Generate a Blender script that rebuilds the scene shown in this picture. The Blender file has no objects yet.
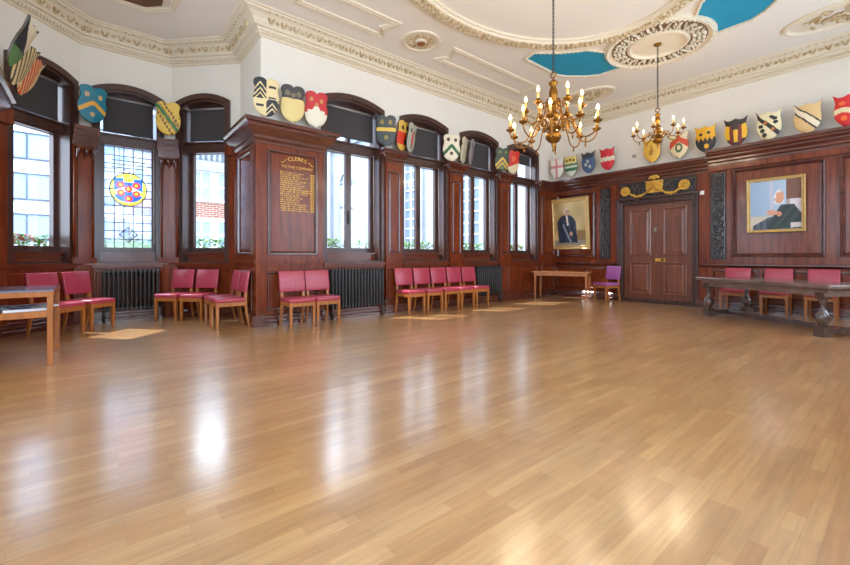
import bpy, bmesh, math, random
from mathutils import Vector, Matrix
random.seed(7)
PI = math.pi
sc = bpy.context.scene
COL = sc.collection
HC = 1.03            # camera height
CEIL = 4.64

# ------------------------------------------------------------------ materials
def lin(c):
    r = []
    for v in c:
        v = v / 255.0
        r.append(v / 12.92 if v <= .04045 else ((v + .055) / 1.055) ** 2.4)
    return (*r, 1.0)

def mat(name, col, rough=.5, metal=0.0, spec=.5, col2=None, scale=(6, 6, 6), coat=0.0, bump=0.0, emit=0.0, detail=4, bscale=None):
    m = bpy.data.materials.new(name); m.use_nodes = True
    nt = m.node_tree; b = nt.nodes['Principled BSDF']
    b.inputs['Base Color'].default_value = lin(col)
    b.inputs['Roughness'].default_value = rough
    b.inputs['Metallic'].default_value = metal
    b.inputs['Specular IOR Level'].default_value = spec
    b.inputs['Coat Weight'].default_value = coat
    b.inputs['Coat Roughness'].default_value = .14
    if emit:
        b.inputs['Emission Color'].default_value = lin(col)
        b.inputs['Emission Strength'].default_value = emit
    if col2 is not None or bump:
        tc = nt.nodes.new('ShaderNodeTexCoord'); mp = nt.nodes.new('ShaderNodeMapping')
        mp.inputs['Scale'].default_value = scale
        nt.links.new(tc.outputs['Object'], mp.inputs['Vector'])
        nz = nt.nodes.new('ShaderNodeTexNoise'); nz.inputs['Detail'].default_value = detail; nz.inputs['Scale'].default_value = 1.0
        nz.inputs['Roughness'].default_value = .6
        nt.links.new(mp.outputs['Vector'], nz.inputs['Vector'])
        if col2 is not None:
            rp = nt.nodes.new('ShaderNodeValToRGB')
            rp.color_ramp.elements[0].position = .32; rp.color_ramp.elements[0].color = lin(col)
            rp.color_ramp.elements[1].position = .68; rp.color_ramp.elements[1].color = lin(col2)
            nt.links.new(nz.outputs['Fac'], rp.inputs['Fac'])
            nt.links.new(rp.outputs['Color'], b.inputs['Base Color'])
        if bump:
            bp = nt.nodes.new('ShaderNodeBump'); bp.inputs['Strength'].default_value = bump; bp.inputs['Distance'].default_value = .02
            nt.links.new(nz.outputs['Fac'], bp.inputs['Height'])
            nt.links.new(bp.outputs['Normal'], b.inputs['Normal'])
    return m

def glassmat(name, tint=(1, 1, 1), gloss=.08, milk=0.0, milkcol=(1, 1, 1)):
    m = bpy.data.materials.new(name); m.use_nodes = True
    nt = m.node_tree; nt.nodes.clear()
    out = nt.nodes.new('ShaderNodeOutputMaterial')
    tr = nt.nodes.new('ShaderNodeBsdfTransparent'); tr.inputs['Color'].default_value = (*tint, 1)
    gl = nt.nodes.new('ShaderNodeBsdfGlossy'); gl.inputs['Roughness'].default_value = .03
    mx = nt.nodes.new('ShaderNodeMixShader'); mx.inputs['Fac'].default_value = gloss
    src = tr
    if milk:
        tl = nt.nodes.new('ShaderNodeBsdfTranslucent'); tl.inputs['Color'].default_value = (*milkcol, 1)
        m2 = nt.nodes.new('ShaderNodeMixShader'); m2.inputs['Fac'].default_value = milk
        nt.links.new(tr.outputs[0], m2.inputs[1]); nt.links.new(tl.outputs[0], m2.inputs[2]); src = m2
    nt.links.new(src.outputs[0], mx.inputs[1]); nt.links.new(gl.outputs[0], mx.inputs[2])
    nt.links.new(mx.outputs[0], out.inputs['Surface'])
    return m

WALL = mat('wall_paint', (234, 227, 213), .75, col2=(237, 231, 219), scale=(1.5, 1.5, 1.5))
CEILM = mat('ceiling_paint', (236, 228, 216), .75)
PLAST = mat('plaster_cream', (228, 215, 190), .65)
ORN = mat('ornament_gilt_plaster', (170, 142, 95), .55, col2=(224, 206, 170), scale=(14, 14, 14), detail=3)
BLUE = mat('blue_ceiling_panel', (22, 148, 184), .6)
MAHO = mat('mahogany', (92, 36, 16), .26, spec=.25, col2=(134, 62, 30), scale=(18, 18, 1.6), coat=.25, detail=5)
MAHOD = mat('mahogany_dark_moulding', (70, 32, 23), .25, col2=(100, 48, 32), scale=(3, 3, 14), coat=.9)
MAHOH = mat('mahogany_across', (94, 38, 19), .24, col2=(128, 60, 31), scale=(2, 2, 18), coat=.5)
WFRAME = mat('window_frame_brown', (62, 38, 32), .32, col2=(82, 50, 40), scale=(10, 10, 2), coat=.3)
CARVED = mat('carved_dark_oak', (40, 34, 34), .28, col2=(66, 56, 54), scale=(20, 20, 20), coat=.8)
DOORW = mat('door_mahogany', (102, 56, 40), .30, col2=(134, 80, 58), scale=(16, 16, 1.4), coat=.7)
GOLD = mat('gilding', (236, 190, 84), .38, .35, col2=(206, 150, 50), scale=(20, 20, 20))
GOLDF = mat('gilt_frame', (226, 196, 136), .42, .25, col2=(198, 156, 84), scale=(30, 30, 30))
GOLDT = mat('gold_leaf_lettering', (232, 182, 78), .45, .2)
BRASS = mat('aged_brass', (160, 108, 34), .34, .85, col2=(92, 60, 22), scale=(16, 16, 16))
LEATH = mat('crimson_leather', (168, 58, 76), .30, col2=(180, 68, 86), scale=(5, 5, 5), spec=.5)
LEATH_SHEEN = mat('crimson_leather_violet_sheen', (160, 84, 150), .34, col2=(172, 96, 160), scale=(5, 5, 5))  # crimson leather turned violet: sky reflection put into the colour
OAK = mat('honey_oak', (158, 94, 42), .35, col2=(184, 116, 58), scale=(20, 20, 2.5), coat=.2)
OAKT = mat('honey_oak_top', (170, 110, 58), .25, col2=(190, 128, 74), scale=(3, 20, 20), coat=.3)
DARKO = mat('dark_oak', (62, 48, 46), .26, col2=(90, 68, 62), scale=(4, 12, 12), coat=1.0)
DARKO_SHEEN = mat('dark_oak_with_sheen', (104, 86, 78), .24, col2=(134, 114, 104), scale=(4, 14, 14), coat=.9)  # dark oak made paler: window reflection on the apron put into the colour
IRON = mat('black_iron', (58, 55, 54), .4, .3)
PIPE = mat('painted_pipe', (58, 48, 48), .35)
BLIND = mat('charcoal_blind', (66, 62, 62), .8)
ALU = mat('pale_metal', (190, 186, 180), .35, .5)
LEAD = mat('lead_came', (60, 64, 78), .5, .4)
GLASS = glassmat('window_glass', (.97, .98, 1.0))
BULB = mat('lit_bulb', (255, 214, 150), .4, emit=9)
IVORY = mat('amber_candle', (226, 180, 96), .5)
PAPER = mat('white_paper', (226, 228, 232), .5)
PAPERB = mat('blue_print_paper', (40, 74, 130), .4)
WHITEP = mat('white_plastic', (236, 232, 224), .4)
GREYP = mat('grey_plastic', (150, 148, 146), .5)
LEAF = mat('leaf_green', (84, 140, 50), .6, col2=(140, 185, 84), scale=(30, 30, 30))
REDF = mat('red_petal', (210, 40, 40), .6)
PINKF = mat('pink_petal', (224, 120, 140), .6)
BOXM = mat('window_box_dark', (60, 60, 58), .6)
STONE = mat('white_stone', (146, 151, 159), .8, col2=(132, 138, 147), scale=(.6, .6, .6))
OFFW = mat('white_cladding', (206, 211, 218), .7)
OFFG = mat('office_glass', (138, 158, 180), .3, spec=.3)
SLATE = mat('slate_joint', (64, 76, 92), .6)
CHG = mat('leaded_window_glass', (100, 116, 134), .3, spec=.3)
WHITEF = mat('white_window_frame', (206, 209, 212), .6)
PAVE = mat('paving', (130, 128, 124), .9)

def brickmat():
    m = bpy.data.materials.new('red_brick'); m.use_nodes = True
    nt = m.node_tree; b = nt.nodes['Principled BSDF']; b.inputs['Roughness'].default_value = .9
    tc = nt.nodes.new('ShaderNodeTexCoord'); mp = nt.nodes.new('ShaderNodeMapping')
    mp.inputs['Rotation'].default_value = (PI / 2, 0, PI / 2)
    cx = nt.nodes.new('ShaderNodeSeparateXYZ'); cm = nt.nodes.new('ShaderNodeCombineXYZ')
    nt.links.new(tc.outputs['Object'], cx.inputs[0])
    nt.links.new(cx.outputs['Y'], cm.inputs['X']); nt.links.new(cx.outputs['Z'], cm.inputs['Y'])
    br = nt.nodes.new('ShaderNodeTexBrick'); br.inputs['Scale'].default_value = 1
    br.inputs['Brick Width'].default_value = .3; br.inputs['Row Height'].default_value = .1; br.inputs['Mortar Size'].default_value = .012
    br.inputs['Color1'].default_value = lin((126, 70, 54)); br.inputs['Color2'].default_value = lin((142, 86, 68)); br.inputs['Mortar'].default_value = lin((180, 166, 154))
    nt.links.new(cm.outputs[0], br.inputs['Vector']); nt.links.new(br.outputs['Color'], b.inputs['Base Color'])
    return m
BRICK = brickmat()

def floormat():
    m = bpy.data.materials.new('strip_oak_floor'); m.use_nodes = True
    nt = m.node_tree; L = nt.links.new; N = nt.nodes.new
    b = nt.nodes['Principled BSDF']
    tc = N('ShaderNodeTexCoord'); sx = N('ShaderNodeSeparateXYZ'); cm = N('ShaderNodeCombineXYZ')
    L(tc.outputs['Object'], sx.inputs[0]); L(sx.outputs['Y'], cm.inputs['X']); L(sx.outputs['X'], cm.inputs['Y'])
    cm.inputs['Z'].default_value = .37
    def bricks(w, hgt, off, c1, c2, mo, ms):
        br = N('ShaderNodeTexBrick'); br.offset = off; br.offset_frequency = 2; br.inputs['Scale'].default_value = 1
        br.inputs['Brick Width'].default_value = w; br.inputs['Row Height'].default_value = hgt
        br.inputs['Mortar Size'].default_value = ms; br.inputs['Mortar Smooth'].default_value = .3
        br.inputs['Color1'].default_value = lin(c1); br.inputs['Color2'].default_value = lin(c2); br.inputs['Mortar'].default_value = lin(mo)
        L(cm.outputs[0], br.inputs['Vector']); return br
    b1 = bricks(.52, .058, .37, (196, 144, 86), (210, 164, 106), (186, 134, 78), .0010)
    b2 = bricks(1.27, .116, .29, (234, 228, 220), (255, 255, 255), (242, 238, 232), .0)
    def mul(a_, b_):
        mx = N('ShaderNodeMix'); mx.data_type = 'RGBA'; mx.blend_type = 'MULTIPLY'; mx.inputs['Factor'].default_value = 1
        L(a_, mx.inputs['A']); L(b_, mx.inputs['B']); return mx.outputs['Result']
    def grain(sc3, lo, hi, det, f0=.3, f1=.7):
        mp = N('ShaderNodeMapping'); mp.inputs['Scale'].default_value = sc3; L(cm.outputs[0], mp.inputs['Vector'])
        nz = N('ShaderNodeTexNoise'); nz.noise_dimensions = '2D'; nz.inputs['Scale'].default_value = 1; nz.inputs['Detail'].default_value = det; nz.inputs['Roughness'].default_value = .65
        L(mp.outputs[0], nz.inputs['Vector'])
        mr = N('ShaderNodeMapRange'); mr.inputs['From Min'].default_value = f0; mr.inputs['From Max'].default_value = f1
        mr.inputs['To Min'].default_value = lo; mr.inputs['To Max'].default_value = hi
        L(nz.outputs['Fac'], mr.inputs['Value']); return mr.outputs['Result']
    c = mul(b1.outputs['Color'], b2.outputs['Color'])
    c = mul(c, grain((2.4, 40, 1), .84, 1.12, 6)); c = mul(c, grain((1.0, 1.4, 1), .92, 1.06, 3))
    L(c, b.inputs['Base Color'])
    b.inputs['Roughness'].default_value = .38
    b.inputs['Specular IOR Level'].default_value = .9
    b.inputs['Coat Weight'].default_value = 1.0; b.inputs['Coat IOR'].default_value = 2.35
    L(grain((1.6, 3.0, 1), .16, .21, 4), b.inputs['Coat Roughness'])
    return m
FLOORM = floormat()

_cc = {}
def flat(col):
    k = tuple(col)
    if k not in _cc: _cc[k] = mat('painted_%02x%02x%02x' % k, col, .45)
    return _cc[k]

# ------------------------------------------------------------------ mesh builder
class Fr:
    def __init__(s, o, sd, nd):
        s.o = Vector((o[0], o[1], 0)); s.s = Vector((sd[0], sd[1], 0)).normalized(); s.n = Vector((nd[0], nd[1], 0)).normalized()
    def p(s, a, n, z): return s.o + s.s * a + s.n * n + Vector((0, 0, z))
WORLD = Fr((0, 0), (1, 0), (0, 1))       # s = x, n = y

class MB:
    def __init__(s): s.v = []; s.f = []; s.m = []; s.sm = []
    def add(s, vs, fs, m=0, smooth=False):
        k = len(s.v); s.v += [tuple(v) for v in vs]
        for f in fs: s.f.append([i + k for i in f]); s.m.append(m); s.sm.append(smooth)
        return s
    def box(s, F, s0, s1, n0, n1, z0, z1, m=0):
        vs = [F.p(a, b, c) for c in (z0, z1) for b in (n0, n1) for a in (s0, s1)]
        return s.add(vs, [(0, 1, 3, 2), (4, 6, 7, 5), (0, 4, 5, 1), (2, 3, 7, 6), (0, 2, 6, 4), (1, 5, 7, 3)], m)
    def bx(s, x0, x1, y0, y1, z0, z1, m=0): return s.box(WORLD, x0, x1, y0, y1, z0, z1, m)
    def prism(s, F, poly, n0, n1, m=0):
        k = len(poly)
        vs = [F.p(a, n0, z) for a, z in poly] + [F.p(a, n1, z) for a, z in poly]
        fs = [tuple(range(k)), tuple(range(2 * k - 1, k - 1, -1))] + [(i, i + k, (i + 1) % k + k, (i + 1) % k) for i in range(k)]
        return s.add(vs, fs, m)
    def slab(s, poly, z0, z1, m=0):
        k = len(poly)
        vs = [(x, y, z0) for x, y in poly] + [(x, y, z1) for x, y in poly]
        fs = [tuple(range(k)), tuple(range(2 * k - 1, k - 1, -1))] + [(i, i + k, (i + 1) % k + k, (i + 1) % k) for i in range(k)]
        return s.add(vs, fs, m)
    def loops(s, loops, m=0, closed=True, smooth=False, capends=False, wrap=False):
        k = len(loops[0]); vs = [p for l in loops for p in l]; fs = []
        nl = len(loops)
        for j in range(nl if wrap else nl - 1):
            a = j * k; b = ((j + 1) % nl) * k
            for i in range(k if closed else k - 1):
                fs.append((a + i, a + (i + 1) % k, b + (i + 1) % k, b + i))
        if capends: fs.append(tuple(range(k))[::-1]); fs.append(tuple(range((nl - 1) * k, nl * k)))
        return s.add(vs, fs, m, smooth)
    def ringprism(s, F, outer, inner, n0, n1, m=0):
        L = [[F.p(a, n0, z) for a, z in outer], [F.p(a, n1, z) for a, z in outer], [F.p(a, n1, z) for a, z in inner], [F.p(a, n0, z) for a, z in inner]]
        return s.loops(L, m, True, wrap=True)
    def pframe(s, F, s0, s1, z0, z1, prof, m=0):
        # picture-frame moulding; prof = [(inset, n)]
        L = [[F.p(s0 + i, n, z0 + i), F.p(s1 - i, n, z0 + i), F.p(s1 - i, n, z1 - i), F.p(s0 + i, n, z1 - i)] for i, n in prof]
        return s.loops(L, m)
    def sweep(s, F, s0, s1, prof, m=0):
        k = len(prof)
        vs = [F.p(s0, n, z) for n, z in prof] + [F.p(s1, n, z) for n, z in prof]
        fs = [(i, i + 1, i + 1 + k, i + k) for i in range(k - 1)] + [tuple(range(k)), tuple(range(2 * k - 1, k - 1, -1))]
        return s.add(vs, fs, m)
    def lathe(s, c, prof, seg=16, m=0, smooth=True):
        L = [[(c[0] + r * math.cos(2 * PI * i / seg), c[1] + r * math.sin(2 * PI * i / seg), c[2] + z) for i in range(seg)] for r, z in prof]
        return s.loops(L, m, True, smooth, capends=True)
    def tube(s, pts, r, seg=8, m=0, smooth=True, closed=False):
        pts = [Vector(p) for p in pts]; n = len(pts); L = []
        rr = r if isinstance(r, (list, tuple)) else [r] * n
        up = None
        for i, p in enumerate(pts):
            if closed: t = pts[(i + 1) % n] - pts[i - 1]
            else: t = pts[min(i + 1, n - 1)] - pts[max(i - 1, 0)]
            t = t.normalized()
            if up is None: up = Vector((0, 0, 1)) if abs(t.z) < .9 else Vector((1, 0, 0))
            a = t.cross(up)
            if a.length < 1e-4: a = t.cross(Vector((.3, 1, .2)))
            a.normalize(); b = a.cross(t).normalized(); up = b
            L.append([p + (a * math.cos(2 * PI * k / seg) + b * math.sin(2 * PI * k / seg)) * rr[i] for k in range(seg)])
        return s.loops(L, m, True, smooth, capends=not closed, wrap=closed)
    def ell(s, c, rad, seg=8, rings=5, m=0, rot=None, smooth=True):
        L = []
        for j in range(rings + 1):
            th = PI * j / rings; sr = max(math.sin(th), .02); cz = math.cos(th)
            l = []
            for i in range(seg):
                v = Vector((rad[0] * sr * math.cos(2 * PI * i / seg), rad[1] * sr * math.sin(2 * PI * i / seg), rad[2] * cz))
                if rot is not None: v = rot @ v
                l.append(Vector(c) + v)
            L.append(l)
        return s.loops(L, m, True, smooth, capends=True)
    def build(s, name, mats, parent=None, bevel=0, seg=2, smooth=False, kind=None, label=None):
        me = bpy.data.meshes.new(name)
        me.from_pydata(s.v, [], s.f)
        if not isinstance(mats, (list, tuple)): mats = [mats]
        for m in mats: me.materials.append(m)
        me.polygons.foreach_set('material_index', s.m)
        me.polygons.foreach_set('use_smooth', [bool(x or smooth) for x in s.sm])
        bm = bmesh.new(); bm.from_mesh(me); bmesh.ops.recalc_face_normals(bm, faces=bm.faces); bm.to_mesh(me); bm.free()
        me.update()
        o = bpy.data.objects.new(name, me); COL.objects.link(o)
        if parent: o.parent = parent
        if bevel:
            md = o.modifiers.new('bevel', 'BEVEL'); md.width = bevel; md.segments = seg; md.limit_method = 'ANGLE'; md.angle_limit = .6
        if kind: o['kind'] = kind
        if label: o['label'] = label
        return o

def thing(name, label, cat, loc=(0, 0, 0), rz=0.0, group=None):
    o = bpy.data.objects.new(name, None); COL.objects.link(o)
    o.location = loc; o.rotation_euler = (0, 0, rz); o.empty_display_size = .1
    return tag(o, label, cat, group)
def tag(o, label, cat, group=None):
    o['label'] = label; o['category'] = cat
    if group: o['group'] = group
    return o
def struct(mb, name, mats, bevel=0, parent=None):
    return mb.build(name, mats, parent, bevel=bevel, kind='structure')
def copytree(o, parent=None):
    c = o.copy(); COL.objects.link(c)
    if parent: c.parent = parent
    for ch in list(o.children): copytree(ch, c)
    return c
_tn = [0]
def trim():
    _tn[0] += 1
    return 'trim_%d' % _tn[0]

# ------------------------------------------------------------------ room outline
BAY = [(0, -7.72), (-1.1, -7.72), (-2.0, -8.61), (-2.0, -9.83), (-1.1, -10.72), (0, -10.72)]
XR, YB = 7.0, -11.6
OUT = [(XR, 0), (0, 0)] + BAY + [(0, YB), (XR, YB)]

FW = Fr((0, 0), (0, 1), (1, 0))
FD = Fr((0, 0), (1, 0), (0, -1))
FR_ = Fr((XR, 0), (0, 1), (-1, 0))
FB = Fr((0, YB), (1, 0), (0, 1))
h = math.sqrt(.5)
F1 = Fr((-2.0, -9.83), (.9, -.89), (.89, .9))
F2 = Fr((-2.0, -9.83), (0, 1), (1, 0))
F3 = Fr((-2.0, -8.61), (.9, .89), (.89, -.9))
FRET = Fr((-1.1, -7.72), (1, 0), (0, -1))      # return face next to the lettered pier
FRET2 = Fr((-1.1, -10.72), (1, 0), (0, 1))
LEN1 = math.hypot(.9, .89)

def mitre(path, closed=True):
    out = []; n = len(path)
    for i in range(n):
        p0, p1, p2 = Vector(path[i - 1]), Vector(path[i]), Vector(path[(i + 1) % n])
        d1 = (p1 - p0).normalized(); d2 = (p2 - p1).normalized()
        n1 = Vector((-d1.y, d1.x)); n2 = Vector((-d2.y, d2.x))
        out.append((n1 + n2) / (1 + n1.dot(n2)))
    return out
MT = mitre(OUT)
SHELL = [(p[0] - t.x * .3, p[1] - t.y * .3) for p, t in zip(OUT, MT)]
m = MB(); m.slab(SHELL, -.1, 0)
fl = struct(m, 'floor', FLOORM)
m = MB(); m.slab(SHELL, CEIL, CEIL + .15)
struct(m, 'ceiling', CEILM)

def arch(s0, s1, z0, zs, rise, n=10):
    # closed loop: bottom-left, bottom-right, then over the arch back to the left
    pts = [(s0, z0), (s1, z0)]
    c = (s0 + s1) / 2; hw = (s1 - s0) / 2
    if rise <= 0: return pts + [(s1, zs), (s0, zs)]
    R = (hw * hw + rise * rise) / (2 * rise); a0 = math.asin(hw / R)
    for i in range(n + 1):
        a = a0 - 2 * a0 * i / n
        pts.append((c + R * math.sin(a), zs + rise - R + R * math.cos(a)))
    return pts

def wallpiece(mb, F, length, openings, start=0.0):
    # wall with arched openings: full-height fills between and strips below / above
    cur = start
    for (s0, s1, z0, zs, rise) in openings:
        mb.box(F, cur, s0, -.3, 0, 0, CEIL)
        mb.box(F, s0, s1, -.3, 0, 0, z0)
        top = arch(s0, s1, z0, zs, rise)[2:]
        for (a, za), (b, zb) in zip(top, top[1:]):
            mb.prism(F, [(a, za), (a, CEIL), (b, CEIL), (b, zb)], -.3, 0)
        cur = s1
    mb.box(F, cur, length, -.3, 0, 0, CEIL)

ZS, RISE = 3.70, .13
WC = [-6.14, -4.54, -2.94, -1.34]
HWN = .595
OPW = [(c - HWN, c + HWN, .93, ZS, RISE) for c in WC]
OP1 = (.10, 1.03, .93, ZS, RISE); OP2 = (.16, 1.08, .93, ZS, RISE); OP3 = (.13, 1.07, .93, ZS, RISE)
m = MB()
wallpiece(m, FW, 0.3, OPW, start=-7.72)
m.box(FW, YB - .3, -10.72, -.3, 0, 0, CEIL)
struct(m, 'wall_windows', WALL)
m = MB()
wallpiece(m, F1, LEN1, [OP1]); wallpiece(m, F2, 1.22, [OP2]); wallpiece(m, F3, LEN1, [OP3])
m.box(FRET, 0, .80, -.28, 0, 0, CEIL); m.box(FRET2, 0, .80, -.28, 0, 0, CEIL)
struct(m, 'wall_bay', WALL)
m = MB()
m.box(FD, -.3, 1.83, -.3, 0, 0, CEIL); m.box(FD, 3.37, XR + .3, -.3, 0, 0, CEIL); m.box(FD, 1.83, 3.37, -.3, 0, 2.26, CEIL)
m.box(FD, 1.83, 3.37, -.3, -.16, 0, 2.26)
struct(m, 'wall_doors', WALL)
OPR = [(c - 1.05, c + 1.05, .95, 3.8, .15) for c in (-9.7, -7.0, -4.3, -1.6)]  # unseen windows, added to let daylight into the room
m = MB(); wallpiece(m, FR_, 0.3, OPR, start=YB - .3); struct(m, 'wall_right', WALL)
OPB = [(c - 1.05, c + 1.05, .95, 3.8, .15) for c in (2.0, 5.0)]  # two more unseen windows added for daylight
m = MB(); wallpiece(m, FB, XR + .3, OPB, start=-.3); struct(m, 'wall_back', WALL)

# ------------------------------------------------------------------ windows
portals = []
def portal(F, s0, s1, z0, z1, n=-.32):
    L = bpy.data.lights.new('sky_portal', 'AREA'); L.shape = 'RECTANGLE'; L.size = s1 - s0; L.size_y = z1 - z0
    L.cycles.is_portal = True
    o = bpy.data.objects.new('sky_portal', L); COL.objects.link(o)
    o.location = F.p((s0 + s1) / 2, n, (z0 + z1) / 2)
    o.rotation_euler = (-F.n).to_track_quat('Z', 'Y').to_euler()
    portals.append(o)

def window(num, F, op, style, tall=True):
    s0, s1, z0, zs, rise = op
    cw = .05
    m = MB()
    ou = arch(s0 - .02, s1 + .02, z0, zs + .02, rise); inn = arch(s0 + cw, s1 - cw, z0 + .02, zs - .05, rise - .02)
    m.ringprism(F, ou, inn, .004, .06)                       # casing
    ou2 = arch(s0, s1, z0, zs, rise); inn2 = arch(s0 + .085, s1 - .085, z0 + .03, zs - .075, rise - .03)
    m.ringprism(F, ou2, inn2, -.30, .02)                     # jamb lining
    root = m.build('window_%d' % num, WFRAME, None, kind='structure')
    a, b = s0 + .085, s1 - .085
    # transom with ledge
    m = MB(); m.box(F, a, b, -.27, -.10, 2.90, 3.02); m.box(F, a, b, -.27, -.05, 3.02, 3.045); m.box(F, a, b, -.22, -.12, 2.87, 2.90)
    m.build('transom', WFRAME, root)
    # bottom rails
    m = MB(); m.box(F, a, b, -.29, -.12, .95, 1.08); m.box(F, a, b, -.29, -.05, 1.08, 1.105)
    m.build('sill', MAHOH, root)
    # sashes
    zt, zb = 2.90, 1.105
    leaves = 2 if style == 'double' else 1
    mid = (a + b) / 2
    for k in range(leaves):
        l = a if k == 0 else mid; r = b if k == leaves - 1 else mid
        m = MB(); m.ringprism(F, [(l, zb), (r, zb), (r, zt), (l, zt)], [(l + .055, zb + .085), (r - .055, zb + .085), (r - .055, zt - .03), (l + .055, zt - .03)], -.26, -.19)
        sa = m.build('sash', WFRAME, root)
        if style == 'stained':
            stained(F, l + .055, r - .055, zb + .085, zt - .03, sa)
        else:
            m = MB(); m.box(F, l + .05, r - .05, -.228, -.222, zb + .08, zt - .025); m.build('pane', GLASS, sa)
        if leaves == 2 and k == 1:
            m = MB(); m.box(F, l - .012, l + .012, -.19, -.165, 1.62, 1.74); m.box(F, l - .008, l + .008, -.165, -.15, 1.70, 1.86); m.build('handle', IRON, sa)
    # upper light
    m = MB(); m.prism(F, arch(a, b, 3.045, zs - .075, rise - .03), -.228, -.222); m.build('upper_pane', GLASS, root)
    m = MB(); m.prism(F, [(a, 3.645), (b, 3.645)] + arch(a, b, 3.045, zs - .07, rise - .02)[2:], -.21, -.165); m.build('header', WFRAME, root)
    if leaves == 2:
        m = MB(); m.box(F, mid - .03, mid + .03, -.26, -.18, 3.045, zs - .07); m.build('mullion', WFRAME, root)
    return root

SG = {}
def sgm(key, c, milk=.55):
    if key not in SG: SG[key] = glassmat('stained_' + key, c, .04, milk, c)
    return SG[key]
def stained(F, s0, s1, z0, z1, parent):
    rnd = random.Random(3)
    keys = [('clear_blue', (.46, .58, .78)), ('clear_lilac', (.58, .56, .76)), ('clear_pale', (.64, .69, .76)), ('blue', (.03, .12, .75)), ('red', (.85, .05, .03)),
            ('yellow', (.85, .62, .06)), ('greenyellow', (.55, .66, .14)), ('white', (.8, .8, .8)), ('palegreen', (.40, .58, .44)), ('smoke', (.20, .22, .25))]
    mats = [sgm(k, c, .35 if i > 2 else .25) for i, (k, c) in enumerate(keys)]
    ix = {k: i for i, (k, c) in enumerate(keys)}
    W, H = s1 - s0, z1 - z0
    nu, nv = 66, 168
    m = MB()
    tint = {}
    cu, cv, R = .5, .585, .33       # roundel in units of the width (u) ; v measured from the bottom in units of height
    def colour(u, v):
        x = (u - cu); y = (v - cv) * H / W
        r = math.hypot(x, y * .92)
        if abs(x) < .30 and -.33 < y < .29 and (y > -.12 or math.hypot(x, (y + .12) * 1.4) < .30):
            for (a, b) in ((0, .02), (-.17, .12), (.17, .12), (-.16, -.09), (.17, -.10), (0, -.24)):
                q = math.hypot(x - a, y - b)
                if q < .035: return 'yellow'
                if q < .085: return 'red'
            if abs(abs(x) * .45 + y - .04) < .06: return 'white' if abs(x) < .26 else 'yellow'
            if y > .2 and abs(x) < .1: return 'yellow'
            return 'blue'
        if r < .395: return 'yellow' if (int((math.atan2(y, x) + PI) * 6) % 3) else 'greenyellow'
        if v > .80 and v < .87 and abs(x) < .36: return 'palegreen' if rnd.random() < .15 else 'clear_pale'
        if abs(x) + abs((v - .13) * H / W) < .2: return 'smoke' if rnd.random() < .6 else 'clear_blue'
        if v < .06: return 'palegreen'
        k = (int(u * 5), int(v * 12))
        if k not in tint: tint[k] = rnd.choice(['clear_blue', 'clear_lilac', 'clear_pale'])
        return tint[k]
    vs = [F.p(s0 + W * i / nu, -.225, z0 + H * j / nv) for j in range(nv + 1) for i in range(nu + 1)]
    k0 = len(m.v); m.v += [tuple(v) for v in vs]
    for j in range(nv):
        for i in range(nu):
            q = j * (nu + 1) + i
            m.f.append([q, q + 1, q + nu + 2, q + nu + 1]); m.m.append(ix[colour((i + .5) / nu, (j + .5) / nv)]); m.sm.append(False)
    m.build('stained_pane', mats, parent)
    # lead cames
    m = MB()
    t = .0065
    def bar(u0, v0, u1, v1, w=t):
        a = F.p(s0 + W * u0, -.218, z0 + H * v0); b = F.p(s0 + W * u1, -.218, z0 + H * v1)
        m.tube([a, b], w, 4, smooth=False)
    def inr(u, v): return math.hypot(u - cu, (v - cv) * H / W * .92) < .395
    for i in range(1, 5):
        u = i / 5
        for j in range(12):
            v = (j + .5) / 12
            if not inr(u, v): bar(u, j / 12, u, (j + 1) / 12)
    for j in range(1, 12):
        for i in range(5):
            if not inr((i + .5) / 5, j / 12): bar(i / 5, j / 12, (i + 1) / 5, j / 12)
    for (rr, w) in ((.395, .007),):
        pts = [F.p(s0 + W * (cu + rr * math.cos(a)), -.218, z0 + H * cv + W * rr / .92 * math.sin(a)) for a in [2 * PI * k / 40 for k in range(40)]]
        m.tube(pts, w, 4, smooth=False, closed=True)
    dm = [(.5 - .2, .13), (.5, .13 + .2 * W / H), (.5 + .2, .13), (.5, .13 - .2 * W / H)]
    for (a, b), (c, d) in zip(dm, dm[1:] + dm[:1]): bar(a, b, c, d, .006)
    bar(.14, .80, .86, .80); bar(.14, .87, .86, .87)
    m.build('lead_cames', LEAD, parent)

def blind(F, op, label, zl=3.10):
    s0, s1, z0, zs, rise = op
    a, b = s0 + .10, s1 - .10
    r = thing('roller_blind', label, 'blind', F.p((a + b) / 2, -.14, 3.09), 0, 'roller blinds in the upper window lights')
    o = Vector(r.location)
    def put(mb, n, mt):
        mb.v = [tuple(Vector(v) - o) for v in mb.v]; return mb.build(n, mt, r)
    m = MB(); m.box(F, a + .02, b - .02, -.142, -.138, zl, zs - .06); put(m, 'fabric', BLIND)
    m = MB(); m.tube([F.p(a, -.14, zs - .05), F.p(b, -.14, zs - .05)], .017, 10); put(m, 'roller', ALU)
    m = MB(); m.box(F, a + .02, b - .02, -.150, -.130, zl - .02, zl); put(m, 'bottom_bar', BLIND)
    m = MB(); m.tube([F.p(b - .012, -.12, zs - .06), F.p(b - .012, -.115, 2.3), F.p(b - .012, -.10, 1.25)], .004, 5); put(m, 'pull_cord', WHITEP)

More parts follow.
